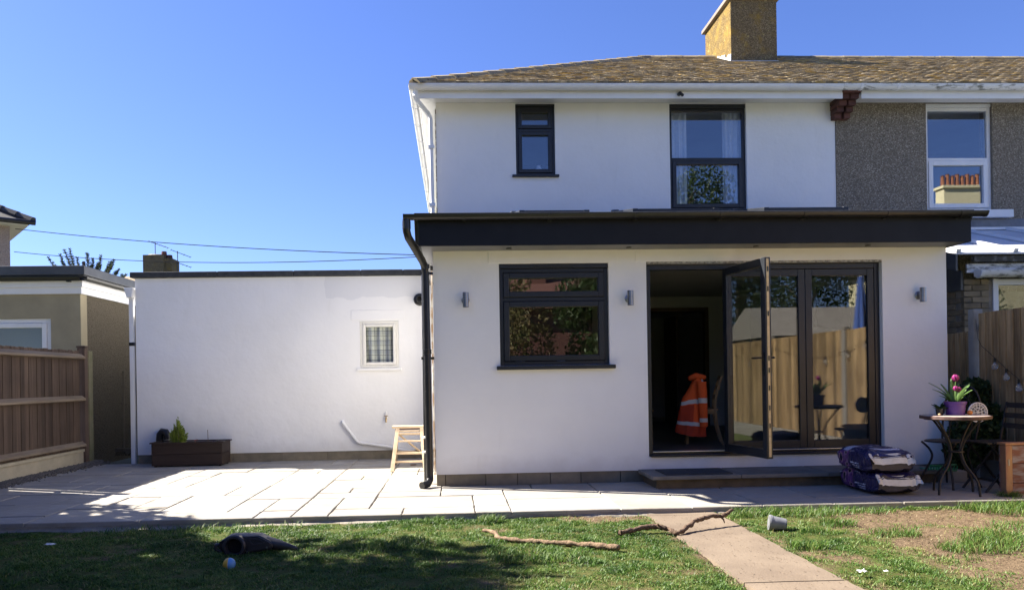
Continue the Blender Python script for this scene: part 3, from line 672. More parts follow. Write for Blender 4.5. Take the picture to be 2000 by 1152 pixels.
rf(k, [(EXL, EY, EZ + u), (5.84, EY, EZ + u), (5.84, RY, RZ + u), (HXR, RY, RZ + u)]); rf(k, [(EXL, EY, EZ + u), (HXR, RY, RZ + u), (EXL, BY, EZ + u)]); rf(k, [(EXL, BY, EZ + u), (HXR, RY, RZ + u), (5.84, RY, RZ + u), (5.84, BY, EZ + u)])
roof = k.build('roof', rdm, wh)
hipx = lambda y: EXL + (HXR - EXL) * (y - EY) / (RY - EY)
tiles(roof, hipx, 5.84, 290, 5)
hm = mk('mossy_ridge_tile', (.2, .155, .1), (.3, .24, .13), 6, .95, .8, 40, rvar=.2, speck=((.09, .075, .05), 14, .6))
A, B = Vector((EXL + .02, EY - .02, EZ + .015)), Vector((HXR, RY, RZ + .03)); nh = 17
for i in range(nh):
    a = A + (B - A) * (i / nh); b = A + (B - A) * ((i + 1.12) / nh); d = (b - a).normalized(); sx = d.cross(Vector((0, 0, 1))).normalized(); uu = sx.cross(d)
    kk = MB(); h = .008 * (i % 2)
    pr = [(-.13, -.05), (-.07, .025), (0, .052), (.07, .025), (.13, -.05), (.11, -.055), (0, .03), (-.11, -.055)]
    kk.add([a + sx * x + uu * (z + .012) for x, z in pr] + [b + sx * x * .94 + uu * (z - .006) for x, z in pr], [tuple(range(8)), tuple(range(15, 7, -1))] + [(q, q + 8, (q + 1) % 8 + 8, (q + 1) % 8) for q in range(8)])
    kk.build('hip_tile', hm, roof)
def ridge(parent, x0, x1):
    x = x0; i = 0
    while x < x1 - .05:
        kk = MB().prism([(RY + math.cos(t) * .12, RZ - .035 + math.sin(t) * .1 + .004 * (i % 2)) for t in [math.pi * q / 8 for q in range(9)]], 'X', x, min(x + .325, x1)); kk.build('ridge_tile', hm, parent); x += .33; i += 1
ridge(roof, HXR, 5.30)
# chimney stack with sloping capping edge
cx0, cx1, cy0, cy1, ct = 5.315, 6.205, 5.90, 7.36, 8.25
cf = MB().box(cx0, cx1, cy0, cy1, 6.6, ct).build('chimney', MT['chimney'], wh, .01, label='pebbledashed chimney stack, yellow with lichen on its left face')
cf.data.materials.append(MT['lichen'])
for pg in cf.data.polygons:
    if pg.normal.x < -.5: pg.material_index = 1
MB().box(cx0 - .06, cx1 + .06, cy0 - .06, cy1 + .06, ct + .002, ct + .075).build('capping', mk('capping_slab', (.22, .18, .15), (.17, .14, .11), 6, .9, .3, 50), cf, .008)
for y in (6.15, 6.5, 6.85, 7.15): MB().lathe([(.11, 0), (.12, .02), (.1, .06), (.095, .38), (.12, .4), (.12, .46), (.09, .46)], (5.76, y, ct + .07), 14).build('chimney_pot', mk('terracotta', (.32, .13, .07), (.24, .1, .06), 5, .9), cf, smooth='auto')
lead = mk('white_flashing', (.72, .72, .7), (.4, .42, .44), 6, .5, .2, 30)
k = MB(); rr = random.Random(2)
for i in range(10):
    y = cy0 - .02 + i * .075; z = EZ + (y - EY) * PIT
    k.box(cx0 - .018, cx0 - .003, y, y + .077, z, z + .15 - .008 * i + rr.uniform(-.03, .03))
k.box(cx0 - .02, cx1 + .02, cy0 - .016, cy0 - .003, EZ + (cy0 - EY) * PIT - .02, EZ + (cy0 - EY) * PIT + .045); k.build('flashing', lead, cf)

# ---------------------------------------------------------------- pebbledashed neighbouring half
ph = thing('pebbledash_house', 'brown pebbledashed neighbouring house with white window, right of the white house', 'house', (9.4, 6.7, 0))
NX1 = 13.2
k = wall_holes(MB(), HX1 + .004, NX1, -.1, 5.25, YW - .015, YW + .28, [(7.23, 8.27, 3.60, 5.245)]); k.build('rear_wall', MT['pebble'], ph)
k = MB().box(NX1 - .25, NX1, YW + .28, 10.4, -.1, 5.25); k.box(HX1 + .004, NX1 - .25, 10.15, 10.4, -.1, 5.25); k.box(5.83, 5.95, YW + .28, 10.15, -.1, 5.25); k.build('side_wall', MT['pebble'], ph)
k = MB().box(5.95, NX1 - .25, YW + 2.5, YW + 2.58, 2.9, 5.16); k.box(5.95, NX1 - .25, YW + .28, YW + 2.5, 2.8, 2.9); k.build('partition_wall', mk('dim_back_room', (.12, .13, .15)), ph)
MB().box(5.84, NX1 - .01, YW + .02, 10.39, 5.251, 5.30).build('upper_ceiling', MT['inwall'], ph)
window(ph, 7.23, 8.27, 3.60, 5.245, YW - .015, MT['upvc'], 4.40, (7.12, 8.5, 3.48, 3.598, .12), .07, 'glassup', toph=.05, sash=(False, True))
k = MB().box(6.02, NX1, 2.62, 2.984, 5.252, 5.265); k.build('soffit', MT['upvc'], ph)
MB().box(6.02, NX1, 2.60, 2.619, 5.175, 5.32).build('fascia_board', MT['upvc'], ph, .003)
gt = MB().prism(gprof(2.535, 5.350, .066), 'X', 5.705, NX1).build('gutter', MT['upvcdirty'], ph, smooth='auto')
for x in (5.95, 6.5, 7.5, 8.5, 9.5): MB().prism(gprof(2.535, 5.348, .071), 'X', x, x + .04).build('gutter_bracket', MT['upvc'], gt)
k = MB(); rf(k, [(5.845, EY, EZ + u), (NX1 + .3, EY, EZ + u), (NX1 + .3, RY, RZ + u), (5.845, RY, RZ + u)]); rf(k, [(5.845, BY, EZ + u), (5.845, RY, RZ + u), (NX1 + .3, RY, RZ + u), (NX1 + .3, BY, EZ + u)])
roof2 = k.build('roof', rdm, ph)
tiles(roof2, lambda y: 5.86, 11.5, 290, 8); ridge(roof2, 6.22, NX1)

# ---------------------------------------------------------------- neighbour's lean-to
lt = thing('lean_to', 'glazed lean-to with dirty white gutter beyond the right fence', 'lean-to', (9, 2, 0))
LX0 = 6.42
k = MB().box(LX0 + .01, LX0 + .1, 1.01, 2.98, -.1, 2.30); k.box(LX0 + .02, 6.8, 1.01, 1.09, -.1, 2.30); wl_ = k.build('wall', MT['mortar'], lt)
bme = MB().box(0, .215, 0, .06, 0, .065).mesh('brick', MT['brickyel']); bme2 = MB().box(0, .06, 0, .215, 0, .065).mesh('brick', MT['brickyel']); bme3 = MB().box(0, .1, 0, .06, 0, .065).mesh('brick', MT['brickyel'])
for r in range(14):
    z = 1.28 + r * .0745
    if r % 2: link('brick', bme, wl_, .004, loc=(LX0 - .004, .985, z)); link('brick', bme3, wl_, .004, loc=(LX0 + .222, .986, z))
    else: link('brick', bme3, wl_, .004, loc=(LX0 - .004, .985, z)); link('brick', bme, wl_, .004, loc=(LX0 + .107, .986, z))
    for q in range(8): link('brick', bme2, wl_, .004, loc=(LX0 - .005, 1.055 + q * .226 + (.11 if r % 2 else 0), z))
k = MB().box(6.80, 6.87, .99, 1.07, 1.0, 2.32); k.box(7.9, 7.97, .99, 1.07, 1.0, 2.32); k.box(6.87, 12, .995, 1.065, 2.24, 2.315); k.box(6.87, 12, .995, 1.065, 1.0, 1.1); wf = k.build('window_frame', MT['upvc'], lt, .004)
k = MB().box(6.87, 12, 1.02, 1.03, 1.1, 2.24); k.build('pane', MT['glass'], wf)
MB().box(6.5, 12, 2.4, 2.45, -.1, 2.3).build('inner_wall', mk('inner_lean_to_wall', (.16, .15, .13), (.3, .29, .26), 9, .9), lt)
def ltz(y): return 2.62 + (y - .8) * .315
poly, n, l, p, o = nodes('milky_roof_sheet'); p.inputs['Base Color'].default_value = (.62, .64, .68, 1); p.inputs['Roughness'].default_value = .3
k = MB().add([(6.2, .8, 2.6), (12.5, .8, 2.6), (12.5, 2.96, ltz(2.96) - .02), (6.2, 2.96, ltz(2.96) - .02), (6.2, .8, 2.62), (12.5, .8, 2.62), (12.5, 2.96, ltz(2.96)), (6.2, 2.96, ltz(2.96))], [(0, 3, 2, 1), (4, 5, 6, 7), (0, 1, 5, 4), (1, 2, 6, 5), (2, 3, 7, 6), (3, 0, 4, 7)])
lr = k.build('roof', poly, lt)
for x in (6.22, 6.95, 7.7, 8.45, 9.2, 9.95): MB().beam((x, .78, 2.645), (x, 2.94, ltz(2.94) + .025), .06, .04).build('glazing_bar', MT['upvc'], lr, .004)
MB().box(6.15, 12.5, 2.955, 2.984, 3.28, 3.47).build('flashing', MT['lead'], lt, .003)
MB().box(6.15, 12.5, 2.93, 2.96, ltz(2.94) + .01, ltz(2.94) + .05).build('wall_plate', MT['upvc'], lt, .003)
k = MB().prism([(.80, 2.40), (.80, 2.60), (2.98, ltz(2.98) - .03), (2.98, ltz(2.98) - .25)], 'X', 6.19, 6.215); k.build('barge_board', MT['zinc'], lt)
k = MB().prism([(.99, 2.18), (.99, 2.42), (2.98, 2.9), (2.98, 2.18)], 'X', 6.38, 6.41); k.build('side_cladding', MT['zinc'], lt)
k = MB().box(6.40, 12.5, .90, .925, 2.385, 2.50); k.build('fascia_board', MT['upvcdirty'], lt, .003)
k = MB().box(6.45, 12.5, .83, .90, 2.515, 2.585); k.build('eaves_beam', mk('mossy_eaves_beam', (.07, .065, .05), (.3, .29, .27), 12, .9, lo=.5, hi=.7), lt, .004)
g = MB().prism([(.83 + (a - 2.535) * 1.1, 2.40 + (b - 5.345) * 1.1) for a, b in gprof(2.535, 5.345, .066)], 'X', 6.5, 12.5).build('gutter', MT['upvcdirty'], lt, smooth='auto')
for x in (6.5, 7.05, 7.9): MB().prism([(.83 + (a - 2.535) * 1.2, 2.40 + (b - 5.345) * 1.2) for a, b in gprof(2.535, 5.345, .066)], 'X', x - .01, x + .035).build('gutter_bracket', MT['upvc'], g)
MB().box(6.485, 6.5, .765, .895, 2.335, 2.405).build('gutter_end', MT['upvc'], g)

# ---------------------------------------------------------------- white flat-roofed garage
ga = thing('white_garage', 'white rendered flat roofed garage with one small checked-curtain window', 'garage', (-2.5, 3, 0))
GX0, GX1 = -4.63, -.24
k = wall_holes(MB(), GX0, GX1, .13, 2.70, YW, YW + .2, [(-1.39, -.82, 1.345, 2.035)]); k.build('front_wall', MT['garwhite'], ga)
k = MB().box(GX0, GX0 + .2, YW + .2, 8.5, .0, 2.70); k.box(GX0 + .2, GX1, 8.3, 8.5, 0, 2.7); k.build('side_wall', MT['garwhite'], ga)
MB().box(GX0 + .2, GX1, YW + .2, 8.3, 2.5, 2.6).build('roof', MT['felt'], ga)
MB().box(GX0 + .01, GX1, YW + .02, YW + .19, -.1, .128).build('plinth', MT['plinth'], ga)
x = GX0 - .06; rr = random.Random(5)
cpn = MB()
for w in (1.25, 1.1, .98, .62, .62):
    o_ = MB().box(x + .002, min(x + w, GX1 - .04) - .002, YW - .05, YW + .24, 2.702, 2.785).build('coping', MT['felt'], ga, .012); o_.location.z = rr.uniform(-.006, .006); x += w
x = GX0
for w in (.7, .66, .72, .65, .7, .7): MB().box(x + .004, min(x + w, GX1) - .004, YW + .014, YW + .1, -.1, .124).build('block', MT['plinth'], ga, .004); x += w
gw = window(ga, -1.39, -.82, 1.345, 2.035, YW - .055, MT['upvc'], 9, (-1.44, -.79, 1.30, 1.343, .035), .06) if False else None
cream_ = mk('cream_plastic', (.83, .81, .745), (.78, .76, .69), 4, .4)
f = frame(MB(), -1.388, -.822, 1.347, 2.033, YW + .005, YW + .07, .036); gwo = f.build('window', cream_, ga, .005)
f = frame(MB(), -1.350, -.860, 1.385, 1.995, YW - .008, YW + .05, .045); f.build('sash', cream_, gwo, .008)
MB().box(-1.31, -.90, YW + .02, YW + .026, 1.425, 1.955).build('pane', MT['glass'], gwo)
MB().box(-1.44, -.785, YW - .035, YW + .004, 1.305, 1.345).build('sill', MT['garwhite'], gwo, .005)
cm2, n, l, p, o = nodes('checked_curtain'); tc = n.new('ShaderNodeNewGeometry'); sp = n.new('ShaderNodeSeparateXYZ'); l.new(tc.outputs['Position'], sp.inputs[0])
def band(axis, freq, ph_, lo):
    a = n.new('ShaderNodeMath'); a.operation = 'MULTIPLY_ADD'; a.inputs[1].default_value = freq; a.inputs[2].default_value = ph_; l.new(sp.outputs[axis], a.inputs[0])
    f = n.new('ShaderNodeMath'); f.operation = 'FRACT'; l.new(a.outputs[0], f.inputs[0])
    g = n.new('ShaderNodeMath'); g.operation = 'LESS_THAN'; g.inputs[1].default_value = lo; l.new(f.outputs[0], g.inputs[0]); return g.outputs[0]
c = mix(n, l, band(0, 8, .2, .4), (.75, .75, .7), (.48, .5, .56)); c = mix(n, l, .6, c, mix(n, l, band(2, 7, .1, .42), (.8, .8, .74), (.5, .52, .58)), 'MULTIPLY')
c = mix(n, l, band(0, 16, 0, .08), c, (.06, .06, .09)); c = mix(n, l, band(2, 14, .5, .08), c, (.07, .07, .1))
l.new(c, p.inputs['Base Color']); p.inputs['Roughness'].default_value = .9
MB().grid(lambda u, v: (-1.36 + .51 * u + .012 * math.sin(v * 6 + u * 3), YW + .1 + .02 * math.sin(u * 22) + .01 * math.sin(v * 5), 1.38 + .62 * v), 40, 12).build('curtain', cm2, gwo, smooth=True)
MB().box(-1.40, -.81, YW + .15, YW + .6, 1.3, 2.1).build('dark_room_block', MT['dark'], gwo)  # near-black box standing in for the unlit garage inside
MB().box(-1.515, -.735, YW - .006, YW + .01, 2.055, 2.20).build('lintel_band', MT['garwhite'], ga, .004)
rot = Matrix.Rotation(R(90), 3, 'X')
k = MB().lathe([(.085, 0), (.092, .01), (.085, .03), (.055, .035), (.05, .02), (.05, .16), (.036, .16), (.036, .02), (0, .02)], (-.50, YW - .001, 2.345), 24, rot); k.build('flue', MT['blackp'], ga, smooth='auto')
k = MB().tube([(-1.66, YW + .02, .57), (-1.66, YW - .03, .56), (-1.64, YW - .035, .53), (-1.45, YW - .035, .27), (-1.42, YW - .035, .25), (-.98, YW - .035, .18), (-.78, YW - .035, .13), (-.60, YW - .035, .1)], .023, 10); k.build('waste_pipe', MT['garwhite'], ga, smooth='auto')
k = MB().tube([(-1.02, YW + .01, .61), (-1.02, YW - .06, .61), (-1.02, YW - .075, .59), (-1.02, YW - .075, .545)], .011, 8); k.box(-1.05, -.99, YW - .066, YW - .054, .635, .645); k.tube([(-1.02, YW - .06, .61), (-1.02, YW - .06, .64)], .006, 6)
tp = k.build('tap', mk('brass', (.5, .33, .13), (.3, .2, .1), 20, .4, metal=.8), ga, smooth='auto'); MB().tube([(-1.02, YW - .03, .6), (-1.02, YW - .03, .70)], .015, 8).build('pipe_lagging', MT['garwhite'], tp)
k = MB().tube([(-4.29, YW - .06, .02), (-4.29, YW - .06, .36), (-4.285, YW - .06, .43), (-4.25, YW - .06, .475), (-4.205, YW - .06, .465), (-4.18, YW - .06, .42), (-4.175, YW - .06, .36)], .05, 14); k.build('drain_pipe', MT['blackp'], ga, smooth='auto', label='black bent drain pipe beside the planter')
k = MB().box(-4.725, -4.665, YW + .0, YW + .06, 0, 2.42).build('downpipe', MT['upvc'], ga, .004)
MB().prism([(-4.77, 2.56), (-4.64, 2.56), (-4.66, 2.42), (-4.73, 2.42)], 'Y', YW - .06, YW + .1).build('hopper', MT['upvc'], k, .004)
MB().box(-4.73, -4.66, YW - .005, YW + .065, 1.72, 1.77).build('black_band', MT['blackp'], k)

# ---------------------------------------------------------------- neighbour garage on the left
ng = thing('neighbour_garage', 'beige rendered garage with flat dark roof edge and white fascia behind the left fence', 'garage', (-7, 4, 0))
NGX, NGY = -5.60, 3.40
k = wall_holes(MB(), -9.5, NGX, -.1, 2.60, NGY, NGY + .2, [(-7.4, -6.04, .95, 2.17)]); k.build('front_wall', MT['neighrender'], ng)
MB().box(NGX - .2, NGX - .002, NGY + .2, 8.2, -.1, 2.60).build('side_wall', MT['neighside'], ng)
k = MB().box(-9.5, NGX + .03, NGY - .03, NGY - .002, 2.53, 2.72); k.box(NGX + .001, NGX + .03, NGY, 8.2, 2.53, 2.72); k.build('fascia_board', MT['upvc'], ng, .003)
k = MB().box(-9.5, NGX + .055, NGY - .055, NGY - .031, 2.63, 2.76); k.box(NGX + .031, NGX + .055, NGY - .03, 8.2, 2.63, 2.76); k.build('upper_fascia', MT['upvc'], ng, .003)
k = MB().box(-9.6, NGX + .10, NGY - .10, 8.3, 2.78, 2.80); k.box(-9.6, NGX + .12, NGY - .12, 8.3, 2.80, 2.94); k.build('roof', MT['zinc'], ng, .012)
k = MB().prism([(NGY - .10 + (a - 2.535) * .8, 2.775 + (b - 5.345) * .8) for a, b in gprof(2.535, 5.345, .066)], 'X', -9.6, NGX + .06); k.prism([(NGX + .10 - (a - 2.535) * .8, 2.775 + (b - 5.345) * .8) for a, b in gprof(2.535, 5.345, .066)], 'Y', NGY - .1, 8.2); gt = k.build('gutter', MT['blackp'], ng, smooth='auto')
for x in (-6.9, -5.75): MB().box(x, x + .05, NGY - .12, NGY - .056, 2.70, 2.76).build('gutter_bracket', MT['blackp'], gt)
f = frame(MB(), -7.4, -6.04, .95, 2.17, NGY + .02, NGY + .09, .065); nw = f.build('window', MT['upvc'], ng, .006)
f = frame(MB(), -7.333, -6.107, 1.017, 2.103, NGY + .005, NGY + .07, .07); f.build('sash', MT['upvc'], nw, .008)
MB().box(-7.27, -6.17, NGY + .03, NGY + .036, 1.08, 2.04).build('pane', MT['glass'], nw); MB().box(-7.4, -6.04, NGY + .4, NGY + .42, .9, 2.2).build('blind', mk('grey_blind', (.2, .23, .25)), nw)

# ---------------------------------------------------------------- left fence
FX = -5.40
def left_panel(y0, y1, label):
    t = thing('slatted_fence', label, 'fence', (FX, (y0 + y1) / 2, 0))
    n_ = int((y1 - y0 - .12) / .094); rr = random.Random(int(y0 * 10))
    for i in range(n_):
        y = y0 + .02 + i * .094
        MB().box(FX - .012 - .005 * (i % 2), FX + .002 + .007 * (i % 2), y - .002, y + .0955 - .009 * (i % 2), .235, 1.655 + rr.uniform(-.008, .006)).build('slat', MT['slatwood'], t, .003)
    for z in (.27, .93, 1.53):
        MB().prism([(FX + .012, z), (FX + .075, z + .012), (FX + .07, z + .04), (FX + .012, z + .085)], 'Y', y0, y1 - .1).build('rail', MT['railwood'], t, .004)
    MB().box(FX - .03, FX + .03, y0, y1 - .11, -.1, .20).build('gravel_board', MT['gravelboard'], t, .006)
    MB().box(FX - .02, FX + .05, y0, y1 - .11, .202, .245).build('gravel_board_cap', MT['gravelboard'], t, .008)
    k = MB().box(FX - .05, FX + .06, y1 - .10, y1 - .0, -.1, 1.70); po = k.build('post', MT['postwood'], t, .008)
    MB().box(FX - .06, FX + .07, y1 - .105, y1 + .005, 1.702, 1.73).build('post_cap', MT['postwood'], po, .006)
    return t
left_panel(.72, 3.05, 'brown slatted fence with three rails in front of the beige garage')
left_panel(-8.4, .70, 'long brown slatted fence along the left side of the lawn')
tag(MB().box(FX - .04, FX + .06, 3.07, 3.20, -.1, 1.66).build('fence_post', MT['mossypost'], None, .012), 'mossy concrete post at the end of the left fence', 'post')
k = MB(); rr = random.Random(9)
for i in range(1600):
    y = rr.uniform(-.6, 3.3); x = FX + .03 + abs(rr.gauss(0, .085)) + .03; s = rr.uniform(.008, .02); z = .0 + max(0, .045 - (x - FX - .05) * .2)
    a = [Vector((rr.uniform(-1, 1), rr.uniform(-1, 1), rr.uniform(-1, 1))).normalized() * s for _ in range(5)]
    c = Vector((x, y, z)); k.add([c + Vector((s, 0, 0)), c + Vector((-s, 0, .2 * s)), c + Vector((0, s, 0)), c + Vector((.1 * s, -s, 0)), c + Vector((0, .2 * s, s)), c + Vector((0, 0, -s))], [(0, 2, 4), (2, 1, 4), (1, 3, 4), (3, 0, 4), (2, 0, 5), (1, 2, 5), (3, 1, 5), (0, 3, 5)])
tag(k.build('gravel', mk('dark_gravel', (.07, .063, .055), (.16, .145, .125), 40, .9)), 'dark gravel strip along the foot of the left fence', 'gravel', kind='stuff')
# things stored in the gap between the garages
aw = wood('old_grey_timber', (.1, .085, .06), (.17, .14, .1), 'Z')
t = thing('broom', 'old wooden broom leaning in the dark gap between the garages', 'broom', (-5.4, 4.6, 0))
MB().tube([(-5.44, 4.45, .12), (-5.50, 4.62, 1.38)], .016, 8).build('handle', aw, t); MB().box(-5.56, -5.28, 4.40, 4.46, .06, .12).build('broom_head', aw, t, .005)
k = MB()
for i in range(40): x = -5.55 + i * .0068; k.tube([(x, 4.43, .07), (x + rnd.uniform(-.02, .02), 4.40, 0)], .003, 4)
k.build('bristles', MT['soil'], t)
tag(MB().beam((-4.83, 4.2, .0), (-4.90, 4.35, 1.66), .10, .03).build('plank', aw, None, .004), 'grey plank leaning upright beside the white downpipe', 'plank')
tag(MB().beam((-5.30, 4.2, .05), (-4.75, 4.25, .42), .05, .04).build('timber_batten', aw, None, .004), 'thin batten propped at a slant in the dark gap', 'batten')
tag(MB().beam((-5.2, 4.9, .0), (-5.35, 5.0, 1.35), .05, .03).build('cane', aw, None), 'thin dark cane standing against the beige garage wall', 'cane')

# ---------------------------------------------------------------- far houses, conifer, cables
fh = thing('far_house', 'pink roughcast house with dark tiled roof corner at the far left', 'house', (-15, 17, 0))
ca_, sa_ = math.cos(R(38)), math.sin(R(38))
def FH(x, y, z): return (-12.56 + x * ca_ - y * sa_, 14 + x * sa_ + y * ca_, z)
def fbox(x0, x1, y0, y1, z0, z1): return MB().add([FH(x, y, z) for z in (z0, z1) for y in (y0, y1) for x in (x0, x1)], [(0, 2, 3, 1), (4, 5, 7, 6), (0, 1, 5, 4), (2, 6, 7, 3), (0, 4, 6, 2), (1, 3, 7, 5)])
fbox(-8, 0, 0, 8, -.1, 5.70).build('wall', MT['pinkrender'], fh)
k = MB().add([FH(-8.6, -.45, 5.80), FH(.5, -.45, 5.80), FH(.5, 8.5, 5.80), FH(-8.6, 8.5, 5.80), FH(-4, 4, 8.3)], [(0, 1, 4), (1, 2, 4), (2, 3, 4), (3, 0, 4), (0, 3, 2, 1)])
fr = k.build('roof', mk('dark_slate_tiles', (.03, .028, .03), (.055, .05, .05), 9, .8, .8, 12), fh)
fbox(-8.5, .40, -.38, 8.4, 5.69, 5.79).build('soffit', MT['upvc'], fr)
dhm = mk('dark_hip', (.04, .038, .04))
for i in range(14):
    a = Vector(FH(.5, -.45, 5.82)); d = Vector(FH(-4, 4, 8.32)) - a; MB().tube([a + d * (i / 14), a + d * ((i + 1.1) / 14)], [.13, .11], 6).build('hip_tile', dhm, fr)
MB().tube([FH(-8.6, -.5, 5.77), FH(.55, -.5, 5.77)], .07, 8).build('gutter', MT['blackp'], fh)
dh = thing('distant_house', 'distant brown roof with a stubby pebbledashed chimney above the white garage', 'house', (-14, 28, 0))
MB().box(-20, -11, 26, 33, -.1, 4.6).build('wall', MT['pinkrender'], dh)
k = MB().add([(-20.3, 25.6, 4.6), (-10.6, 25.6, 4.6), (-10.6, 33.4, 4.6), (-20.3, 33.4, 4.6), (-12.4, 29.5, 6.35), (-18, 29.5, 6.35)], [(0, 1, 4, 5), (1, 2, 4), (2, 3, 5, 4), (3, 0, 5), (0, 3, 2, 1)]); k.build('roof', mk('distant_tiles', (.2, .15, .09), (.3, .22, .12), 5, .9, .8, 12), dh)
k = MB().box(-13.38, -12.52, 25.4, 26.3, 4.4, 6.72); ch = k.build('chimney', MT['chimney'], dh)
k = MB().box(-12.51, -12.22, 25.6, 26.5, 4.4, 6.60); k.build('chimney_side', MT['chimney'], ch)
MB().lathe([(.42, 0), (.36, .05), (.1, .09), (0, .1)], (-12.95, 25.85, 6.72), 14).build('chimney_capping', MT['conc'], ch)
for x, h in ((-12.62, .22), (-12.38, .16)): MB().lathe([(.13, 0), (.11, h), (.0, h)], (x, 25.8, 6.7 if h > .2 else 6.6), 10).build('chimney_pot', MT['brickred'], ch)
def aerial(root, base, d, n_):
    k = MB().tube([base, base + Vector((0, 0, .55))], .018, 6); a = base + Vector((0, 0, .5)); k.tube([a - d * .3, a + d * .6], .014, 5); sx = d.cross(Vector((0, 0, 1))).normalized()
    for i in range(n_):
        q = a + d * (-.3 + .9 * i / (n_ - 1)); k.tube([q - sx * .2, q + sx * .2], .01, 4)
    k.build('aerial', MT['wire'], root)
aerial(ch, Vector((-13.0, 25.8, 6.78)), Vector((.75, .5, -.25)), 6); aerial(ch, Vector((-12.1, 25.9, 5.95)), Vector((.85, .4, -.3)), 6); aerial(ch, Vector((-12.08, 25.9, 6.4)), Vector((.8, .4, -.3)), 4)
def leaves(fn, n_, size, aspect=.55, seed=1, flat=0.):
    """n small leaf faces; fn gives a centre and an outward direction"""
    r = np.random.default_rng(seed); C, D = fn(n_, r)
    a = r.normal(size=(n_, 3)) ; a += D * flat; a /= np.linalg.norm(a, axis=1)[:, None]
    b = r.normal(size=(n_, 3)); b -= a * (a * b).sum(1)[:, None]; b /= np.linalg.norm(b, axis=1)[:, None]
    c = np.cross(a, b); s = size * r.uniform(.6, 1.4, (n_, 1))
    V = np.stack([C - b * s, C + c * s * aspect, C + b * s, C - c * s * aspect], 1).reshape(-1, 3)
    return V
def leaf_obj(name, V, mat, parent):
    n_ = len(V) // 4; me = bpy.data.meshes.new(name); me.vertices.add(len(V)); me.vertices.foreach_set('co', V.astype(np.float32).ravel())
    me.loops.add(n_ * 4); me.loops.foreach_set('vertex_index', np.arange(n_ * 4, dtype=np.int32)); me.polygons.add(n_); me.polygons.foreach_set('loop_start', np.arange(0, n_ * 4, 4, dtype=np.int32))
    me.update(calc_edges=True); me.materials.append(mat); return link(name, me, parent)
def blobs(centres):
    cs = np.array([c[:3] for c in centres]); rs_ = np.array([c[3] for c in centres])
    def fn(n_, r):
        w = rs_ ** 2 / (rs_ ** 2).sum(); i = r.choice(len(cs), n_, p=w); d = r.normal(size=(n_, 3)); d /= np.linalg.norm(d, axis=1)[:, None]
        rad = rs_[i] * r.uniform(.35, 1.0, n_) ** .6; return cs[i] + d * rad[:, None], d
    return fn
MT['leafdark'] = leaf_mat('dark_evergreen_leaf', (.025, .05, .016), (.05, .085, .025), (.09, .12, .04))
MT['leafmid'] = leaf_mat('mid_green_leaf', (.03, .055, .015), (.05, .085, .022), (.08, .11, .035))
MT['leafbrown'] = leaf_mat('dry_brown_leaf', (.2, .14, .07), (.1, .12, .04), (.3, .23, .12))
MT['needle'] = leaf_mat('conifer_needle', (.03, .045, .025), (.05, .07, .035), (.08, .09, .045))
def tree(name, label, cat, base, h, r, mat, n_, seed, size=.12, group=None, spread=14, low=.25):
    t = thing(name, label, cat, base, group); b = Vector(base); rr = random.Random(seed)
    k = MB().tube([b + Vector((0, 0, -.2)), b + Vector((.05, .03, h * .3)), b + Vector((-.05, .05, h * .75))], [h * .03 + .04, h * .022 + .03, .03], 8)
    cs = []
    for i in range(spread):
        z = low * h + (1 - low) * h * ((i + rr.random()) / spread); f = math.sin(math.pi * min(1, max(.12, (z / h - low * .6) / (1.02 - low * .6)))) ** .6
        a = rr.uniform(0, 6.28); d = r * f * rr.uniform(.3, .85); c = b + Vector((math.cos(a) * d, math.sin(a) * d, min(z, h - r * .25))); cs.append((*c, r * rr.uniform(.28, .5)))
        k.tube([b + Vector((0, 0, max(.3, z - .4 * r))), (b + Vector((0, 0, z)) + c) / 2, c], [.05, .035, .012], 5)
    k.build('trunk', MT['trunk'], t); leaf_obj('crown', leaves(blobs(cs), n_, size, seed=seed), mat, t); return t
# conifer showing over the roofs
ct_ = thing('conifer', 'spiky conifer top showing above the neighbouring flat roof', 'tree', (-12.3, 18, 0))
k = MB().tube([(-12.4, 18, 0), (-12.4, 18, 5.3)], [.18, .05], 8); V = []; rr = random.Random(4); r = np.random.default_rng(4)
tips = [(-13.35, 5.36), (-13.1, 5.5), (-12.92, 5.72), (-12.75, 5.45), (-12.5, 5.28), (-12.3, 5.2), (-12.1, 5.48), (-11.95, 5.3), (-11.75, 5.42), (-11.5, 5.22), (-11.3, 5.28), (-11.15, 4.95), (-11.0, 4.8), (-13.6, 5.0)]
for i in range(44):
    tx, tz = tips[i % 14] if i < 28 else (rr.uniform(-13.6, -11.1), rr.uniform(4.6, 5.1))
    s0 = Vector((-12.35 + (tx + 12.35) * .25, 18 + rr.uniform(-.3, .3), 4.1 + rr.uniform(-.3, .3))); e = Vector((tx + rr.uniform(-.06, .06), 18 + rr.uniform(-.5, .5), tz - (.0 if i < 14 else rr.uniform(.05, .3)))); d = e - s0; L = d.length; d.normalize()
    k.tube([s0, s0 + d * L * .5 + Vector((0, 0, -.05)), e], [.03, .02, .006], 5)
    for q in range(16):
        f = .2 + .8 * q / 15; c = s0 + d * L * f
        for w in range(16):
            dd = (d * .35 + Vector((rr.uniform(-1, 1), rr.uniform(-1, 1), rr.uniform(-.2, 1)))).normalized(); tip = c + dd * .15 * (1.15 - f * .6); sx = dd.cross(Vector((0, 1, 0))).normalized() * .011
            V += [c - sx, c + sx, tip + sx * .3, tip - sx * .3]
k.build('trunk', MT['trunk'], ct_); leaf_obj('needles', np.array([tuple(q) for q in V]), MT['needle'], ct_)
def sag(a, b, s, n_=24): a, b = Vector(a), Vector(b); return [a + (b - a) * (i / n_) - Vector((0, 0, s * 4 * (i / n_) * (1 - i / n_))) for i in range(n_ + 1)]
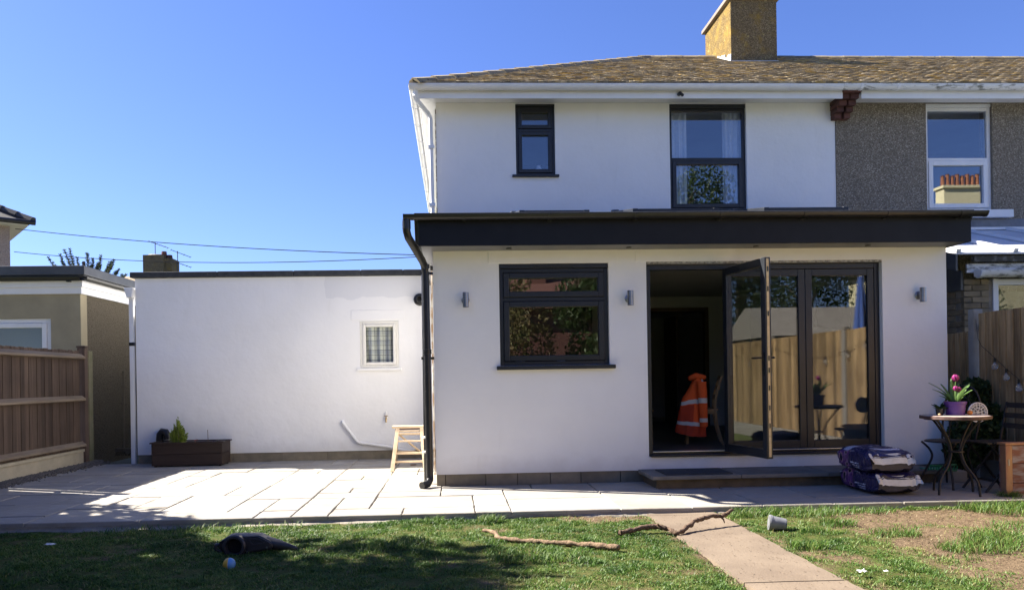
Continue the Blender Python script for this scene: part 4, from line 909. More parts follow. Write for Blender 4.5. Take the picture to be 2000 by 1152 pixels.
tag(MB().tube(sag((-12.35, 13.9, 5.60), (-.42, 8.0, 3.80), .12), .010, 5).build('overhead_cable', MT['cable']), 'upper thin overhead cable sloping down across the sky', 'cable')
tag(MB().tube(sag((-12.56, 14.2, 5.0), (-.42, 8.2, 3.82), .22), .009, 5).build('overhead_cable', MT['cable']), 'lower thin overhead cable crossing behind the distant chimney', 'cable')

# ---------------------------------------------------------------- right fence with lights
RX = 5.90
rfn = thing('closeboard_fence', 'tall closeboard fence on the right with vertical timber boards', 'fence', (RX, -6, 0))
y = -.02; i = 0
bm_ = [MB().prism([(0, 0), (0, .006), (.122, .022), (.122, .006)], 'Z', .0, 1.62).mesh('board', MT['board']) for _ in range(1)][0]
# boards run along y; their thick edge laps the next board
def board(yy, h, par, x=RX, z0=.18):
    k = MB().add([(x, yy, z0), (x - .008, yy, z0), (x - .024, yy - .12, z0), (x - .008, yy - .12, z0), (x, yy, h), (x - .008, yy, h), (x - .024, yy - .12, h), (x - .008, yy - .12, h)], [(0, 3, 2, 1), (4, 5, 6, 7), (0, 1, 5, 4), (1, 2, 6, 5), (2, 3, 7, 6), (3, 0, 4, 7)]); return k.build('board', MT['board'], par, .002)
rr = random.Random(21)
while y > -13:
    board(y, 1.81 + rr.uniform(-.006, .006), rfn); y -= .106
for z in (.35, 1.0, 1.6): MB().box(RX + .003, RX + .06, -13, -.02, z, z + .08).build('rail', MT['railwood'], rfn)
MB().box(RX - .02, RX + .02, -13, -.02, -.1, .178).build('gravel_board', MT['conc'], rfn, .006)
for yy in (.05, -2.75, -5.5, -8.25, -11): MB().box(RX - .05, RX + .06, yy - .05, yy + .055, -.1, 1.86).build('concrete_post', MT['conc'], rfn, .012)
lf_ = thing('low_fence', 'lower timber fence section beyond the concrete post on the right', 'fence', (RX, 1.2, 0))
y = 2.9
while y > .2: board(y, 1.615 + rr.uniform(-.006, .006), lf_, RX + .03); y -= .106
MB().box(RX + .034, RX + .09, .12, 2.95, 1.3, 1.38).build('rail', MT['railwood'], lf_)
sl = thing('string_lights', 'festoon string of clear bulbs drooping along the right fence', 'string lights', (RX - .06, -1, 1.2))
pts = [(RX - .04, -.02, 1.74), (RX - .045, -.06, 1.52), (RX - .05, -.12, 1.44), (RX - .05, -.33, 1.30), (RX - .05, -.50, 1.18), (RX - .05, -.68, 1.07), (RX - .05, -1.0, 1.05), (RX - .05, -1.6, 1.35), (RX - .05, -2.1, 1.62), (RX - .05, -2.6, 1.5), (RX - .05, -3.3, 1.42), (RX - .05, -4.2, 1.45), (RX - .05, -5.4, 1.66), (RX - .05, -6.4, 1.45), (RX - .05, -7.5, 1.6)]
MB().tube(pts, .0028, 5).build('flex', MT['blackp'], sl)
bg_, n, l, p, o = nodes('clear_bulb_glass'); p.inputs['Transmission Weight'].default_value = .85; p.inputs['Roughness'].default_value = .05; p.inputs['Base Color'].default_value = (.9, .9, .88, 1)
for q in pts[3:]:
    q = Vector(q); MB().tube([q, q - Vector((0, 0, .045))], .013, 8).build('socket', MT['blackp'], sl)
    MB().lathe([(.012, -.045), (.03, -.075), (.034, -.095), (.024, -.118), (0, -.126)], q, 12).build('bulb', bg_, sl, smooth=True)

# ---------------------------------------------------------------- step, mat, lights on the wall
st = thing('door_step', 'low paved step in front of the bifold doors', 'step', (3.5, -.3, 0))
MB().box(2.06, 5.05, -.55, -.002, -.02, .095).build('riser', mk('step_riser', (.17, .125, .075), (.1, .08, .05), 7, .9, .5, 60), st, .006)
stm = mk('step_slab', (.13, .12, .105), (.19, .175, .15), 5, .85, .4, 60, rvar=.15)
x = 2.0
for w in (.93, .93, .62, .62): MB().box(x + .004, x + w - .004, -.62, -.001, .097, .137).build('slab', stm, st, .006); x += w
tag(MB().box(2.16, 2.86, -.57, -.12, .138, .15).build('doormat', MT['slate'], None, .004), 'dark slate grey doormat on the left end of the step', 'doormat')
def wall_light(x, label):
    t = thing('wall_light', label, 'wall light', (x, 0, 2.02), 'brushed steel wall lights')
    m3 = Matrix.Rotation(R(90), 3, 'X')
    MB().lathe([(.045, .0), (.045, .012), (.035, .018), (0, .018)], (x, -.001, 2.02), 20, m3).build('back_plate', MT['steel'], t, smooth='auto')
    MB().tube([(x, -.012, 2.02), (x, -.06, 2.02)], .014, 10).build('arm', MT['steel'], t)
    MB().lathe([(.026, .078), (.033, .08), (.033, -.08), (.026, -.078), (.026, -.06), (0, -.06)], (x, -.085, 2.02), 20).build('shade', MT['steel'], t, smooth='auto')
wall_light(.13, 'steel cylinder wall light left of the black kitchen window')
wall_light(1.93, 'steel cylinder wall light between the kitchen window and the doors')
wall_light(5.215, 'steel cylinder wall light at the right end of the white wall')

# ---------------------------------------------------------------- planter and its plants
pt = thing('planter_box', 'long dark brown wooden planter box against the white garage', 'planter', (-3.75, 2.75, 0))
for a, b in ((.02, .175), (.179, .325)):
    MB().box(-4.24, -3.27, 2.50, 2.525, a, b).build('board', MT['planterwood'], pt, .003); MB().box(-4.24, -3.27, 2.88, 2.905, a, b).build('board', MT['planterwood'], pt, .003)
    for x in (-4.24, -3.295): MB().box(x, x + .025, 2.526, 2.879, a, b).build('board', MT['planterwood'], pt, .003)
for x, y in ((-4.214, 2.526), (-3.325, 2.526), (-4.214, 2.85), (-3.325, 2.85)): MB().box(x, x + .029, y, y + .029, 0, .31).build('corner_post', MT['planterwood'], pt)
k = MB().box(-4.26, -3.25, 2.48, 2.499, .327, .345); k.box(-4.26, -3.25, 2.906, 2.925, .327, .345); k.box(-4.26, -4.241, 2.5, 2.906, .327, .345); k.box(-3.269, -3.25, 2.5, 2.906, .327, .345); k.build('rim', MT['planterwood'], pt, .003)
MB().grid(lambda u, v: (-4.21 + .91 * u, 2.528 + .35 * v, .285 + .012 * fbm(u * 5, v * 3, 1, 3)), 20, 8).build('soil', MT['soil'], pt)
dc = thing('dwarf_conifer', 'small bright green cypress growing in the brown planter', 'shrub', (-3.93, 2.7, .28))
MB().tube([(-3.93, 2.7, .27), (-3.93, 2.7, .5)], .012, 6).build('stem', MT['trunk'], dc)
def conif(n_, r):
    z = r.uniform(0, 1, n_) ** 1.25; a = r.uniform(0, 6.28, n_); rad = (.095 * (1 - z) ** .75 * np.minimum(1, .55 + z * 2.2) + .006) * r.uniform(.5, 1.12, n_)
    return np.stack([-3.98 + np.cos(a) * rad - .02 * z, 2.7 + np.sin(a) * rad, .29 + z * .34], 1), np.stack([np.cos(a), np.sin(a), .2 + 0 * a], 1)
rr = random.Random(6); V = []; k = MB(); b0 = Vector((-3.93, 2.7, .28))
for i in range(48):
    a = rr.uniform(0, 6.28); q = rr.random(); H = .37 * (1 - .5 * q) * rr.uniform(.75, 1.08) if i else .42
    tip = b0 + Vector((math.cos(a) * .12 * q ** .7, math.sin(a) * .12 * q ** .7, H)); st_ = b0 + Vector((math.cos(a) * .08 * q, math.sin(a) * .08 * q, 0)); k.tube([st_, tip], [.004, .001], 4)
    for w in range(62):
        f = rr.uniform(.12, 1.0); c = st_ + (tip - st_) * f; d = (Vector((rr.gauss(0, .5), rr.gauss(0, .5), .75))).normalized(); sx = d.cross(Vector((rr.gauss(0, 1), rr.gauss(0, 1), .1))).normalized() * .006; L = .048 * (1.15 - f * .75); V += [c - sx, c + sx, c + d * L + sx * .2, c + d * L - sx * .2]
k.build('branch', MT['trunk'], dc)
leaf_obj('foliage', np.array([tuple(q) for q in V]), leaf_mat('bright_cypress', (.2, .28, .035), (.28, .36, .05), (.36, .42, .08), 20), dc)
def small_flower(name, label, x, y, z, pm, lm, n_, rad):
    t = thing(name, label, 'plant', (x, y, z)); rr = random.Random(int(x * 100)); k = MB(); g = MB()
    for i in range(n_):
        a = rr.uniform(0, 6.28); q = rad * math.sqrt(rr.random()); c = Vector((x + math.cos(a) * q, y + math.sin(a) * q, z + rr.uniform(.02, .065))); g.tube([(x, y, z - .01), c], .003, 4)
        for w in range(5):
            t_ = w * 1.256 + a; d = Vector((math.cos(t_), math.sin(t_), rr.uniform(.1, .6))) * .016; sx = d.cross(Vector((0, 0, 1))).normalized() * .009; k.add([c, c + d * .6 + sx, c + d, c + d * .6 - sx], [(0, 1, 2, 3)])
        d = Vector((math.cos(a), math.sin(a), .4)) * .05; sx = d.cross(Vector((0, 0, 1))).normalized() * .014; b = Vector((x, y, z)); g.add([b, b + d * .6 + sx, b + d, b + d * .6 - sx], [(0, 1, 2, 3)])
    k.build('petals', pm, t); g.build('leaves', lm, t)
small_flower('primrose', 'little red flowering plant in the brown planter', -3.70, 2.62, .30, mk('red_petal', (.5, .07, .06), (.6, .15, .12), 30), MT['leafmid'], 9, .05)
small_flower('pansy', 'little dark violet flowering plant at the right of the planter', -3.42, 2.66, .30, mk('violet_petal', (.08, .08, .12), (.2, .2, .26), 30), MT['leafdark'], 10, .055)
tag(MB().tube([(-3.52, 2.7, .28), (-3.525, 2.7, .42), (-3.53, 2.71, .50)], .004, 5).build('twig', MT['bark']), 'thin bare twig sticking up from the brown planter', 'twig')
tag(MB().box(-3.0, -2.95, 2.86, 2.90, .0, .02).build('white_scrap', MT['upvc']), 'tiny white scrap at the foot of the garage wall', 'scrap') if False else None

# ---------------------------------------------------------------- trestle stool
tw = wood('pale_trestle_wood', (.5, .37, .24), (.66, .53, .38), 'Z', .75, .1)
ts = thing('step_stool', 'weathered pine folding step stool beside the black downpipe', 'stool', (-.62, 1.75, 0))
MB().box(-.835, -.40, 1.70, 1.86, .53, .56).build('top', tw, ts, .005)
for x0, x1 in ((-.775, -.745), (-.465, -.435)):
    s_ = -1 if x0 < -.6 else 1
    MB().beam((x0 + .015 - s_ * .0, 1.72, .535), (x0 + .015 + s_ * .055, 1.38, 0), .03, .045, (1, 0, 0)).build('leg', tw, ts, .003)
    MB().beam((x0 + .015 + s_ * .018, 1.80, .535), (x0 + .015 + s_ * .07, 2.22, 0), .026, .04, (1, 0, 0)).build('leg', tw, ts, .003)
def zrail(z, y, w=.03, h=.02, e=.0): MB().box(-.765 - (.53 - z) * .1 + .005 - e, -.445 + (.53 - z) * .1 - .005 + e, y, y + w, z - h, z).build('rung', tw, ts, .003)
for z in (.505, .47, .38, .23): zrail(z, 1.72 - (.535 - z) * .635 - .01, .03, .022)
zrail(.20, 2.06, .025, .05); zrail(.13, 1.455, .025, .025); zrail(.46, 1.85, .025, .03)
MB().beam((-.77, 1.86, .45), (-.43, 2.08, .14), .022, .04, (0, 1, 0)).build('brace', tw, ts, .003)
MB().box(-.79, -.43, 1.74, 1.80, .51, .534).build('hinge_block', mk('rusty_hinge', (.14, .07, .04)), ts)
tag(MB().beam((-.62, 2.1, .006), (-.55, 2.13, .006), .03, .012).build('brick_chip', MT['brickred']), 'small red chip lying on the slabs by the stool', 'chip')

# ---------------------------------------------------------------- compost bags
def bag(label, cx, cy, z0, w, d, h, rot_, seed, tilt=0.):
    t = thing('compost_bag', label, 'bag', (cx, cy, z0), 'purple compost bags stacked by the doors')
    rr = random.Random(seed); so = rr.uniform(0, 50); cr, sr = math.cos(rot_), math.sin(rot_)
    def shape(a, b):
        """a around the belt of the bag (left side, top, right side, base), b from the torn front end to the back"""
        th = 2 * math.pi * a; cc, ss = math.cos(th), math.sin(th); sg = lambda q, e: math.copysign(abs(q) ** e, q)
        e = 1 - abs(2 * b - 1) ** 8 * .16; ez = (1 - abs(2 * b - 1) ** 5.0 * .42)
        x = sg(cc, .42) * w / 2 * e; z = sg(ss, .5) * h / 2 * ez; y = (b - .5) * d * (1 - .05 * abs(ss))
        wr = .012 * fbm(a * 14 + so, b * 4, 1.2, 3) * (1.2 - e * .4) + .010 * math.sin(a * 47 + so) * abs(2 * b - 1) ** 4 + .007 * fbm(a * 30, b * 26 + so, 1.0, 2)
        x += wr * cc; z += wr * ss + (tilt * y)
        z += h / 2 + (.02 * fbm(x * 4 + so, y * 4, 1, 2) if ss > 0 else 0)
        return (cx + x * cr - y * sr, cy + x * sr + y * cr, z0 + max(z, .002))
    navy, purple, white, black, lil = (.022, .018, .07), (.085, .022, .12), (.6, .58, .66), (.008, .006, .012), (.42, .26, .28)
    fl = [(.50, .80, .055), (.445, .66, .06), (.545, .62, .05)]
    def col(a, b):
        c = navy
        if .40 < a < .60:
            if .55 < b < .86: c = purple
            for fa, fb_, r_ in fl:
                da, db = (a - fa) * 1.15, (b - fb_) * 1.0; rr_ = math.hypot(da, db); an = math.atan2(da, db)
                if rr_ < r_ * .5: c = black
                elif rr_ < r_ * (.8 + .22 * math.cos(an * 13)): c = lil
                elif rr_ < r_ * (1.5 + .4 * math.cos(an * 11)): c = (.16, .05, .2)
            if .435 < a < .46 and .90 < b < .95 and not (.441 < a < .454 and .912 < b < .938): c = white
            if .46 < a < .468 and .88 < b < .955: c = white
            # lines of small print on the flank
            if .23 < b < .49 and (.505 < a < .512 and fbm(b * 90, 1, 1, 1) > -.1 or .525 < a < .533 and b < .44 and fbm(b * 80, 3, 1, 1) > -.1 or .545 < a < .566 and b < .40 and fbm(b * 110, a * 300, 1, 1) > -.05): c = white
            if .415 < a < .425 and .40 < b < .54 and fbm(b * 90, 5, 1, 1) > -.1: c = white
        if .19 < a < .40:
            if (.62 < b < .80 and .24 < a < .40) or (.18 < b < .34 and .19 < a < .27): c = white if fbm(a * 60, b * 90, 1, 2) > -.45 else navy
            elif fbm(a * 20, b * 16, 1, 2) > .34: c = (.035, .03, .1)
        if .62 < a < .98: c = (.012, .01, .024)
        return c
    mat = bpy.data.materials.get('printed_plastic_film') or attr_mat('printed_plastic_film', .33, bs=.35, bsc=26)
    MB().grid(shape, 260, 150, col).build('sack', mat, t, smooth=True)
    # crimped end seams, torn white film
    for b0, s_ in ((0., -1), (1., 1)):
        def cap(u, v):
            p1 = Vector(shape(.5 - .5 * u, b0)); p2 = Vector(shape(.5 + .5 * u, b0)); return p1 + (p2 - p1) * v
        MB().grid(cap, 40, 4).build('end_seam', bpy.data.materials.get('bag_end') or mk('bag_end', (.014, .012, .03), (.03, .026, .07), 18, .4, .3, 30), t, smooth=True)
    fm_ = bpy.data.materials.get('white_film') or mk('white_film', (.72, .7, .64), (.6, .57, .5), 14, .5, .4, 30)
    def flap(u, v):
        p = Vector(shape(.47 - .44 * u, .0)); q = Vector(shape(.47 - .44 * u, .05)); top = .012 + .02 * fbm(u * 6 + so, 1, 1, 3)
        e = 1.6 * (abs(2 * u - 1) ** 4); drop = (.022 + .038 * math.sin(math.pi * u) ** .5 + .015 * fbm(u * 5, so, 1, 2)) * v
        c = p + Vector((sr, -cr, 0)) * (.012 + .02 * v + .012 * e * v)
        c.z = p.z * .4 + (z0 + h * .52) * .6 + top - drop + .012 * e; return c
    MB().grid(flap, 40, 6).build('torn_flap', fm_, t, smooth=True)
    def flap2(u, v):
        c = flap(u, 0); c += Vector((sr, -cr, 0)) * (-.006 - .03 * v); c.z += .004 + .03 * v + .012 * fbm(u * 9 + so, v, 1, 2); return c
    MB().grid(flap2, 40, 3).build('torn_edge', fm_, t, smooth=True)
bag('dark purple compost bag at the bottom of the stack', 4.16, -1.0, .004, .47, .72, .225, R(-1), 4)
bag('dark purple compost bag lying on top of the other bag', 4.12, -1.0, .205, .47, .72, .225, R(-4), 9, .012)

# ---------------------------------------------------------------- bistro table, chairs and what stands on them
iron = MT['rustmetal']
TX, TY, TZ = 4.76, -1.28, .735
tb = thing('bistro_table', 'round bistro table with dark curved iron legs by the right fence', 'table', (TX, TY, 0))
MB().lathe([(0, -.012), (.285, -.012), (.292, -.008), (.292, .006), (.28, .012), (0, .012)], (TX, TY, TZ), 40).build('table_top', mk('worn_tiled_top', (.42, .36, .32), (.3, .22, .19), 16, .45, .2, 50), tb, smooth='auto')
MB().lathe([(.293, -.02), (.3, -.02), (.3, .008), (.293, .008)], (TX, TY, TZ), 40).build('rim', mk('rust_rim', (.12, .06, .05), (.06, .035, .03), 20, .6), tb, smooth='auto')
def curve(pts, n_=8):
    pts = [Vector(p) for p in pts]; out = []
    for i in range(len(pts) - 1):
        p0, p1, p2, p3 = pts[max(i - 1, 0)], pts[i], pts[i + 1], pts[min(i + 2, len(pts) - 1)]
        for j in range(n_):
            t = j / n_; out.append(.5 * ((2 * p1) + (p2 - p0) * t + (2 * p0 - 5 * p1 + 4 * p2 - p3) * t * t + (3 * p1 - p0 - 3 * p2 + p3) * t ** 3))
    return out + [pts[-1]]
for a in (R(200), R(290), R(20), R(110)):
    d = Vector((math.cos(a), math.sin(a), 0)); c = Vector((TX, TY, 0))
    MB().tube(curve([c + d * .26 + Vector((0, 0, .715)), c + d * .20 + Vector((0, 0, .66)), c + d * .10 + Vector((0, 0, .52)), c + d * .06 + Vector((0, 0, .40)), c + d * .10 + Vector((0, 0, .28)), c + d * .21 + Vector((0, 0, .14)), c + d * .235 + Vector((0, 0, .0))]), .0105, 8).build('leg', iron, tb, smooth=True)
k = MB().tube([Vector((TX + .065 * math.cos(t), TY + .065 * math.sin(t), .40)) for t in [i * math.pi / 10 for i in range(21)]], .008, 6); k.tube([Vector((TX + .26 * math.cos(t), TY + .26 * math.sin(t), .712)) for t in [i * math.pi / 20 for i in range(41)]], .008, 6); k.build('ring', iron, tb, smooth=True)
def iron_chair(label, cx, cy, rz, loopback=True):
    t = thing('iron_chair', label, 'chair', (cx, cy, 0), 'dark iron garden chairs'); ca, sa = math.cos(rz), math.sin(rz)
    def P(x, y, z): return Vector((cx + x * ca - y * sa, cy + x * sa + y * ca, z))
    seat = MB().lathe([(0, -.008), (.2, -.008), (.21, -.004), (.21, .004), (.2, .008), (0, .008)], (cx, cy, .46), 28); seat.build('seat', iron, t, smooth='auto')
    for sx in (-1, 1):
        MB().tube(curve([P(sx * .19, -.13, .45), P(sx * .12, -.10, .37), P(sx * .10, -.1, .28), P(sx * .17, -.15, .10), P(sx * .20, -.18, 0)]), .011, 7).build('leg', iron, t, smooth=True)
        MB().tube(curve([P(sx * .18, .14, .46), P(sx * .13, .12, .33), P(sx * .16, .18, .12), P(sx * .19, .22, 0)]), .011, 7).build('leg', iron, t, smooth=True)
    k = MB().tube(curve([P(-.18, .15, .45), P(-.2, .19, .65), P(-.19, .22, .85), P(-.11, .24, .98), P(0, .245, 1.01), P(.11, .24, .98), P(.19, .22, .85), P(.2, .19, .65), P(.18, .15, .45)]), .010, 7)
    k.build('back_frame', iron, t, smooth=True); k = MB()
    k.tube(curve([P(-.11, .16, .46), P(-.12, .2, .66), P(-.08, .225, .84), P(0, .235, .9), P(.08, .225, .84), P(.12, .2, .66), P(.11, .16, .46)]), .006, 6)
    for sx in (-1, 1):
        for q in ((.10, .78), (.10, .62), (.04, .93)):
            k.tube([P(sx * q[0] + .045 * math.cos(w), .215, q[1] + .045 * math.sin(w)) for w in [i * .4 for i in range(17)]], .005, 5)
    k.build('scroll_work', iron, t, smooth=True); return t
iron_chair('scrolled iron chair tucked behind the bistro table', 4.97, -.84, R(-72))
fc = thing('folding_chair', 'dark folding iron chair right of the bistro table', 'chair', (5.3, -1.1, 0))
for sy in (-1.28, -.95):
    MB().tube([(5.05, sy, 0), (5.44, sy, .47)], .012, 7).build('leg', iron, fc); MB().tube([(5.46, sy + .02, 0), (5.12, sy + .02, .46), ], .012, 7).build('leg', iron, fc)
for q in range(6): MB().box(5.06 + q * .065, 5.06 + q * .065 + .05, -1.3, -.92, .46, .475).build('slat', iron, fc, .003)
for sy in (-1.28, -.95): MB().tube([(5.44, sy, .45), (5.52, sy, .85)], .012, 7).build('back_post', iron, fc)
for z in (.62, .72, .82): MB().beam((5.475 + (z - .62) * .2, -1.29, z), (5.475 + (z - .62) * .2, -.94, z), .012, .05).build('back_slat', iron, fc)
# fretted white disc
dc_ = MB(); DX, DY, DZ = 5.19, -.985, .752; rD = .10
def ringp(r0_, r1_, n_=40, th=.006):
    dc_.lathe([(r0_, -th), (r1_, -th), (r1_, th), (r0_, th), (r0_, -th)], (DX, DY, DZ), n_, Matrix.Rotation(R(90), 3, 'X') @ Matrix.Rotation(R(0), 3, 'Y'))
ringp(rD - .010, rD); ringp(.070, .077); ringp(.038, .045); ringp(.0, .012)
for n_, a, b, o_ in ((18, .076, rD - .009, 0), (12, .044, .071, .2), (6, .010, .039, .1)):
    for i in range(n_):
        t = o_ + i * 2 * math.pi / n_; d = Vector((math.cos(t), 0, math.sin(t))); dc_.beam(Vector((DX, DY, DZ)) + d * a, Vector((DX, DY, DZ)) + d * b, .009, .010, (0, 1, 0))
tag(dc_.build('fretted_disc', mk('white_enamel', (.75, .75, .77))), 'white fretted disc leaning behind the bistro table top', 'ornament')
# tulip pot
tu = thing('tulip_pot', 'purple pot of magenta tulips on the bistro table', 'potted plant', (4.75, -1.3, .747))
MB().lathe([(0, 0), (.078, 0), (.088, .1), (.095, .105), (.098, .13), (.09, .13), (.086, .105), (0, .1)], (4.75, -1.30, .748), 28).build('pot', mk('purple_plastic', (.085, .03, .2), (.1, .04, .23), 8, .4), tu, smooth='auto')
lfm = leaf_mat('tulip_leaf', (.1, .19, .05), (.14, .24, .08), (.18, .27, .1), 8)
rr = random.Random(12)
for a, L, lean in ((2.7, .26, .75), (3.1, .2, .95), (.35, .25, .75), (.1, .22, .6), (.75, .23, .45), (2.2, .22, .45), (1.4, .26, .2), (3.3, .13, 1.2), (4.8, .2, .6), (5.4, .17, .7)):
    d = Vector((math.cos(a), math.sin(a), 0)); b0 = Vector((4.75, -1.3, .85)) + d * .03; sx = Vector((-d.y, d.x, 0))
    def lf2(u, v):
        s = v; c = b0 + d * (lean * L * s ** 1.6) + Vector((0, 0, L * (s - .28 * lean * s * s))); w = .026 * math.sin(math.pi * min(1, s * .93 + .07)) ** .7
        return c + sx * (u - .5) * 2 * w + d * (-.012 * (1 - (2 * u - 1) ** 2))
    MB().grid(lf2, 4, 10).build('leaf', lfm, tu, smooth=True)
pm = mk('magenta_petal', (.2, .01, .1), (.27, .025, .15), 30, .5)
for (x, y, z) in ((4.765, -1.29, 1.10), (4.745, -1.32, 1.0), (4.78, -1.31, .99)):
    s_ = 1 if z > 1.05 else .75; k = MB().tube(curve([(4.75, -1.3, .85), ((x + 4.75) / 2, y, (z + .85) / 2), (x, y, z - .03)]), .005, 6); stt = k.build('stem', lfm, tu, smooth=True); k = MB()
    for w in range(6):
        a = w * 1.047; d = Vector((math.cos(a), math.sin(a), 0)); sx = Vector((-d.y, d.x, 0)); r_ = .026 if w % 2 else .023
        k.grid(lambda u, v: Vector((x, y, z - .032 * s_)) + d * (s_ * r_ * math.sin(math.pi * (.08 + .78 * v)) ** .8) + sx * ((u - .5) * .042 * s_ * math.sin(math.pi * (.1 + .85 * v))) + Vector((0, 0, .065 * s_ * v)), 4, 6)
    k.build('flower', pm, tu, smooth=True)
def fruit(x, y, z, r_, m_, name, label, cat, sq=1): 
    k = MB().lathe([(max(1e-6, r_ * math.sin(t)), -r_ * sq * math.cos(t)) for t in [math.pi * i / 12 for i in range(13)]], (x, y, z), 18); return tag(k.build(name, m_, smooth=True), label, cat)
fruit(4.85, -1.36, .771, .023, mk('orange_ball', (.75, .2, .03), (.8, .28, .05), 20, .5), 'orange_ball', 'bright orange ball on the bistro table next to the purple pot', 'ball')
fruit(4.555, -1.36, .760, .012, mk('tan_pebble', (.6, .4, .22)), 'tan_pebble', 'small tan pebble at the left of the bistro table', 'pebble', .8)
sp_ = thing('dark_leaf_plant', 'small pot with spiky dark leaves left of the tulips', 'potted plant', (4.60, -1.28, .747))
MB().lathe([(0, 0), (.028, 0), (.036, .06), (.032, .06), (0, .05)], (4.61, -1.28, .748), 16).build('pot', MT['blackp'], sp_, smooth='auto')
k = MB()
for i in range(26):
    a = rr.uniform(0, 6.28); d = Vector((math.cos(a), math.sin(a), rr.uniform(.15, .9))).normalized() * rr.uniform(.06, .11); b0 = Vector((4.61, -1.28, .80)); sx = d.cross(Vector((0, 0, 1))).normalized() * .011; k.add([b0, b0 + d * .55 + sx + Vector((0, 0, .01)), b0 + d, b0 + d * .55 - sx + Vector((0, 0, .01))], [(0, 1, 2, 3)])
k.build('leaves', MT['leafdark'], sp_)
sh = thing('evergreen_shrub', 'dark evergreen shrub against the fence behind the bistro table', 'shrub', (5.55, -.25, 0)); cs = [(5.70, -.2, .93, .16), (5.62, -.25, .75, .2), (5.72, -.35, .66, .18), (5.6, -.3, .45, .24), (5.70, -.15, .35, .2), (5.48, -.35, .3, .2), (5.74, -.25, .98, .1), (5.62, -.5, .5, .16)]
leaf_obj('foliage', leaves(blobs(cs), 7500, .026, .6, 3), MT['leafdark'], sh)
k = MB()
for q in cs: k.tube([(5.56, -.25, -.1), (5.56, -.25, .2), q[:3]], [.02, .014, .006], 5)
k.build('stem', MT['trunk'], sh)
gb = tag(MB().box(5.06, 5.34, -.6, -.42, .0, .12).build('concrete_block', MT['conc'], None, .01), 'grey concrete block standing at the right end of the step', 'block')
gm = mk('green_plastic', (.02, .22, .08), (.05, .3, .14), 12, .4); gt_ = thing('green_tray', 'bright green plastic tray on the grey block', 'tray', (5.05, -.52, .14))
k = MB()
for i in range(12):
    t = i / 11; k.tube([(4.92 + .30 * t, -.60, .125), (4.92 + .30 * t + rr.uniform(-.01, .01), -.605, .185 + .012 * math.sin(i * 2.1))], .006, 5)
k.tube([(4.92, -.60, .188), (5.06, -.61, .178), (5.22, -.60, .19)], .009, 6); k.tube([(4.92, -.60, .128), (5.22, -.60, .128)], .009, 6); k.build('rim', gm, gt_); MB().box(4.92, 5.22, -.595, -.44, .1385, .146).build('base', gm, gt_)
# timber planter at the right edge of the picture
cw = thing('timber_crate', 'old painted timber box with flaking red boards at the right edge', 'crate', (5.5, -1.36, -.1))
for i, (a, b) in enumerate(((-.13, .10), (.104, .285), (.289, .455))):
    MB().box(5.225, 5.84, -1.405, -1.375, a, b).build('board', MT['chestwood'], cw, .005); MB().box(5.165, 5.84, -1.33, -1.305, a, b).build('board', MT['chestwood'], cw, .005)
MB().prism([(5.155, .458), (5.222, .458), (5.222, -.13), (5.185, -.13), (5.155, .05)], 'Y', -1.412, -1.332).build('corner_post', MT['chestpost'], cw, .006)
MB().box(5.15, 5.85, -1.415, -1.30, .46, .482).build('lid', MT['chestpost'], cw, .005); MB().box(5.178, 5.192, -1.416, -1.412, .27, .33).build('tag', MT['gravelboard'], cw)

# ---------------------------------------------------------------- things on the lawn
def stick(name, label, cat, pts, rs_, m_, seed):
    rr = random.Random(seed); P = curve(pts, 8); n_ = len(P); rad = [rs_[0] + (rs_[1] - rs_[0]) * i / (n_ - 1) for i in range(n_)]
    P = [p + Vector((rr.uniform(-.006, .006), rr.uniform(-.006, .006), rr.uniform(-.003, .005))) for p in P]; rad = [q * rr.uniform(.74, 1.28) for q in rad]
    t = thing(name, label, cat, P[n_ // 2]); MB().tube(P, rad, 9).build('stem', m_, t, smooth=True); return t, P
lz = -.032
t, P = stick('stick', 'long pale straight stick lying on the grass', 'stick', [(.20, -2.42, lz + .02), (.28, -2.50, lz + .015), (.33, -2.66, lz), (.55, -2.78, lz), (.72, -2.86, lz), (.95, -2.96, lz), (1.13, -3.07, lz)], (.014, .021), MT['bark'], 3)
t, P = stick('branch', 'crooked dark branch lying half on the grass and half across the path', 'branch', [(1.23, -2.62, lz + .01), (1.33, -2.58, lz + .02), (1.50, -2.52, lz + .035), (1.60, -2.55, lz + .025), (1.68, -2.62, lz), (1.80, -2.5, lz + .03), (1.90, -2.42, lz + .06), (2.05, -2.34, lz + .07), (2.14, -2.31, lz + .065), (2.24, -2.24, lz + .10)], (.021, .014), MT['bark2'], 6)
k = MB().tube([P[-13], P[-13] + Vector((.03, .0, -.03)), P[-13] + Vector((.04, .0, -.06))], [.010, .007, .003], 6); k.build('twig_stub', MT['bark2'], t); MB().tube([P[20], P[20] + Vector((-.02, -.03, .03))], [.011, .006], 6).build('twig_stub', MT['bark2'], t)
gp = thing('plant_pot', 'empty grey plastic plant pot lying on its side on the grass', 'plant pot', (2.55, -2.45, -.02))
m3 = (Matrix.Rotation(R(-14), 3, 'Z') @ Matrix.Rotation(R(97), 3, 'Y'))
MB().lathe([(.052, .0), (.060, .0), (.061, .012), (.058, .014), (.059, .022), (.056, .024), (.045, .125), (.030, .128), (.028, .122), (.042, .12), (.050, .02), (.052, .0)], (2.445, -2.47, .004), 26, m3).build('body', mk('grey_pot_plastic', (.16, .165, .18), (.22, .225, .24), 20, .45, .2, 40), gp, smooth='auto')
MB().lathe([(0, .127), (.0445, .127), (.0445, .130), (0, .130)], (2.445, -2.47, .004), 22, m3).build('base', mk('dark_pot_base', (.03, .03, .032), (.3, .3, .3), 60, .6, lo=.62, hi=.66), gp)
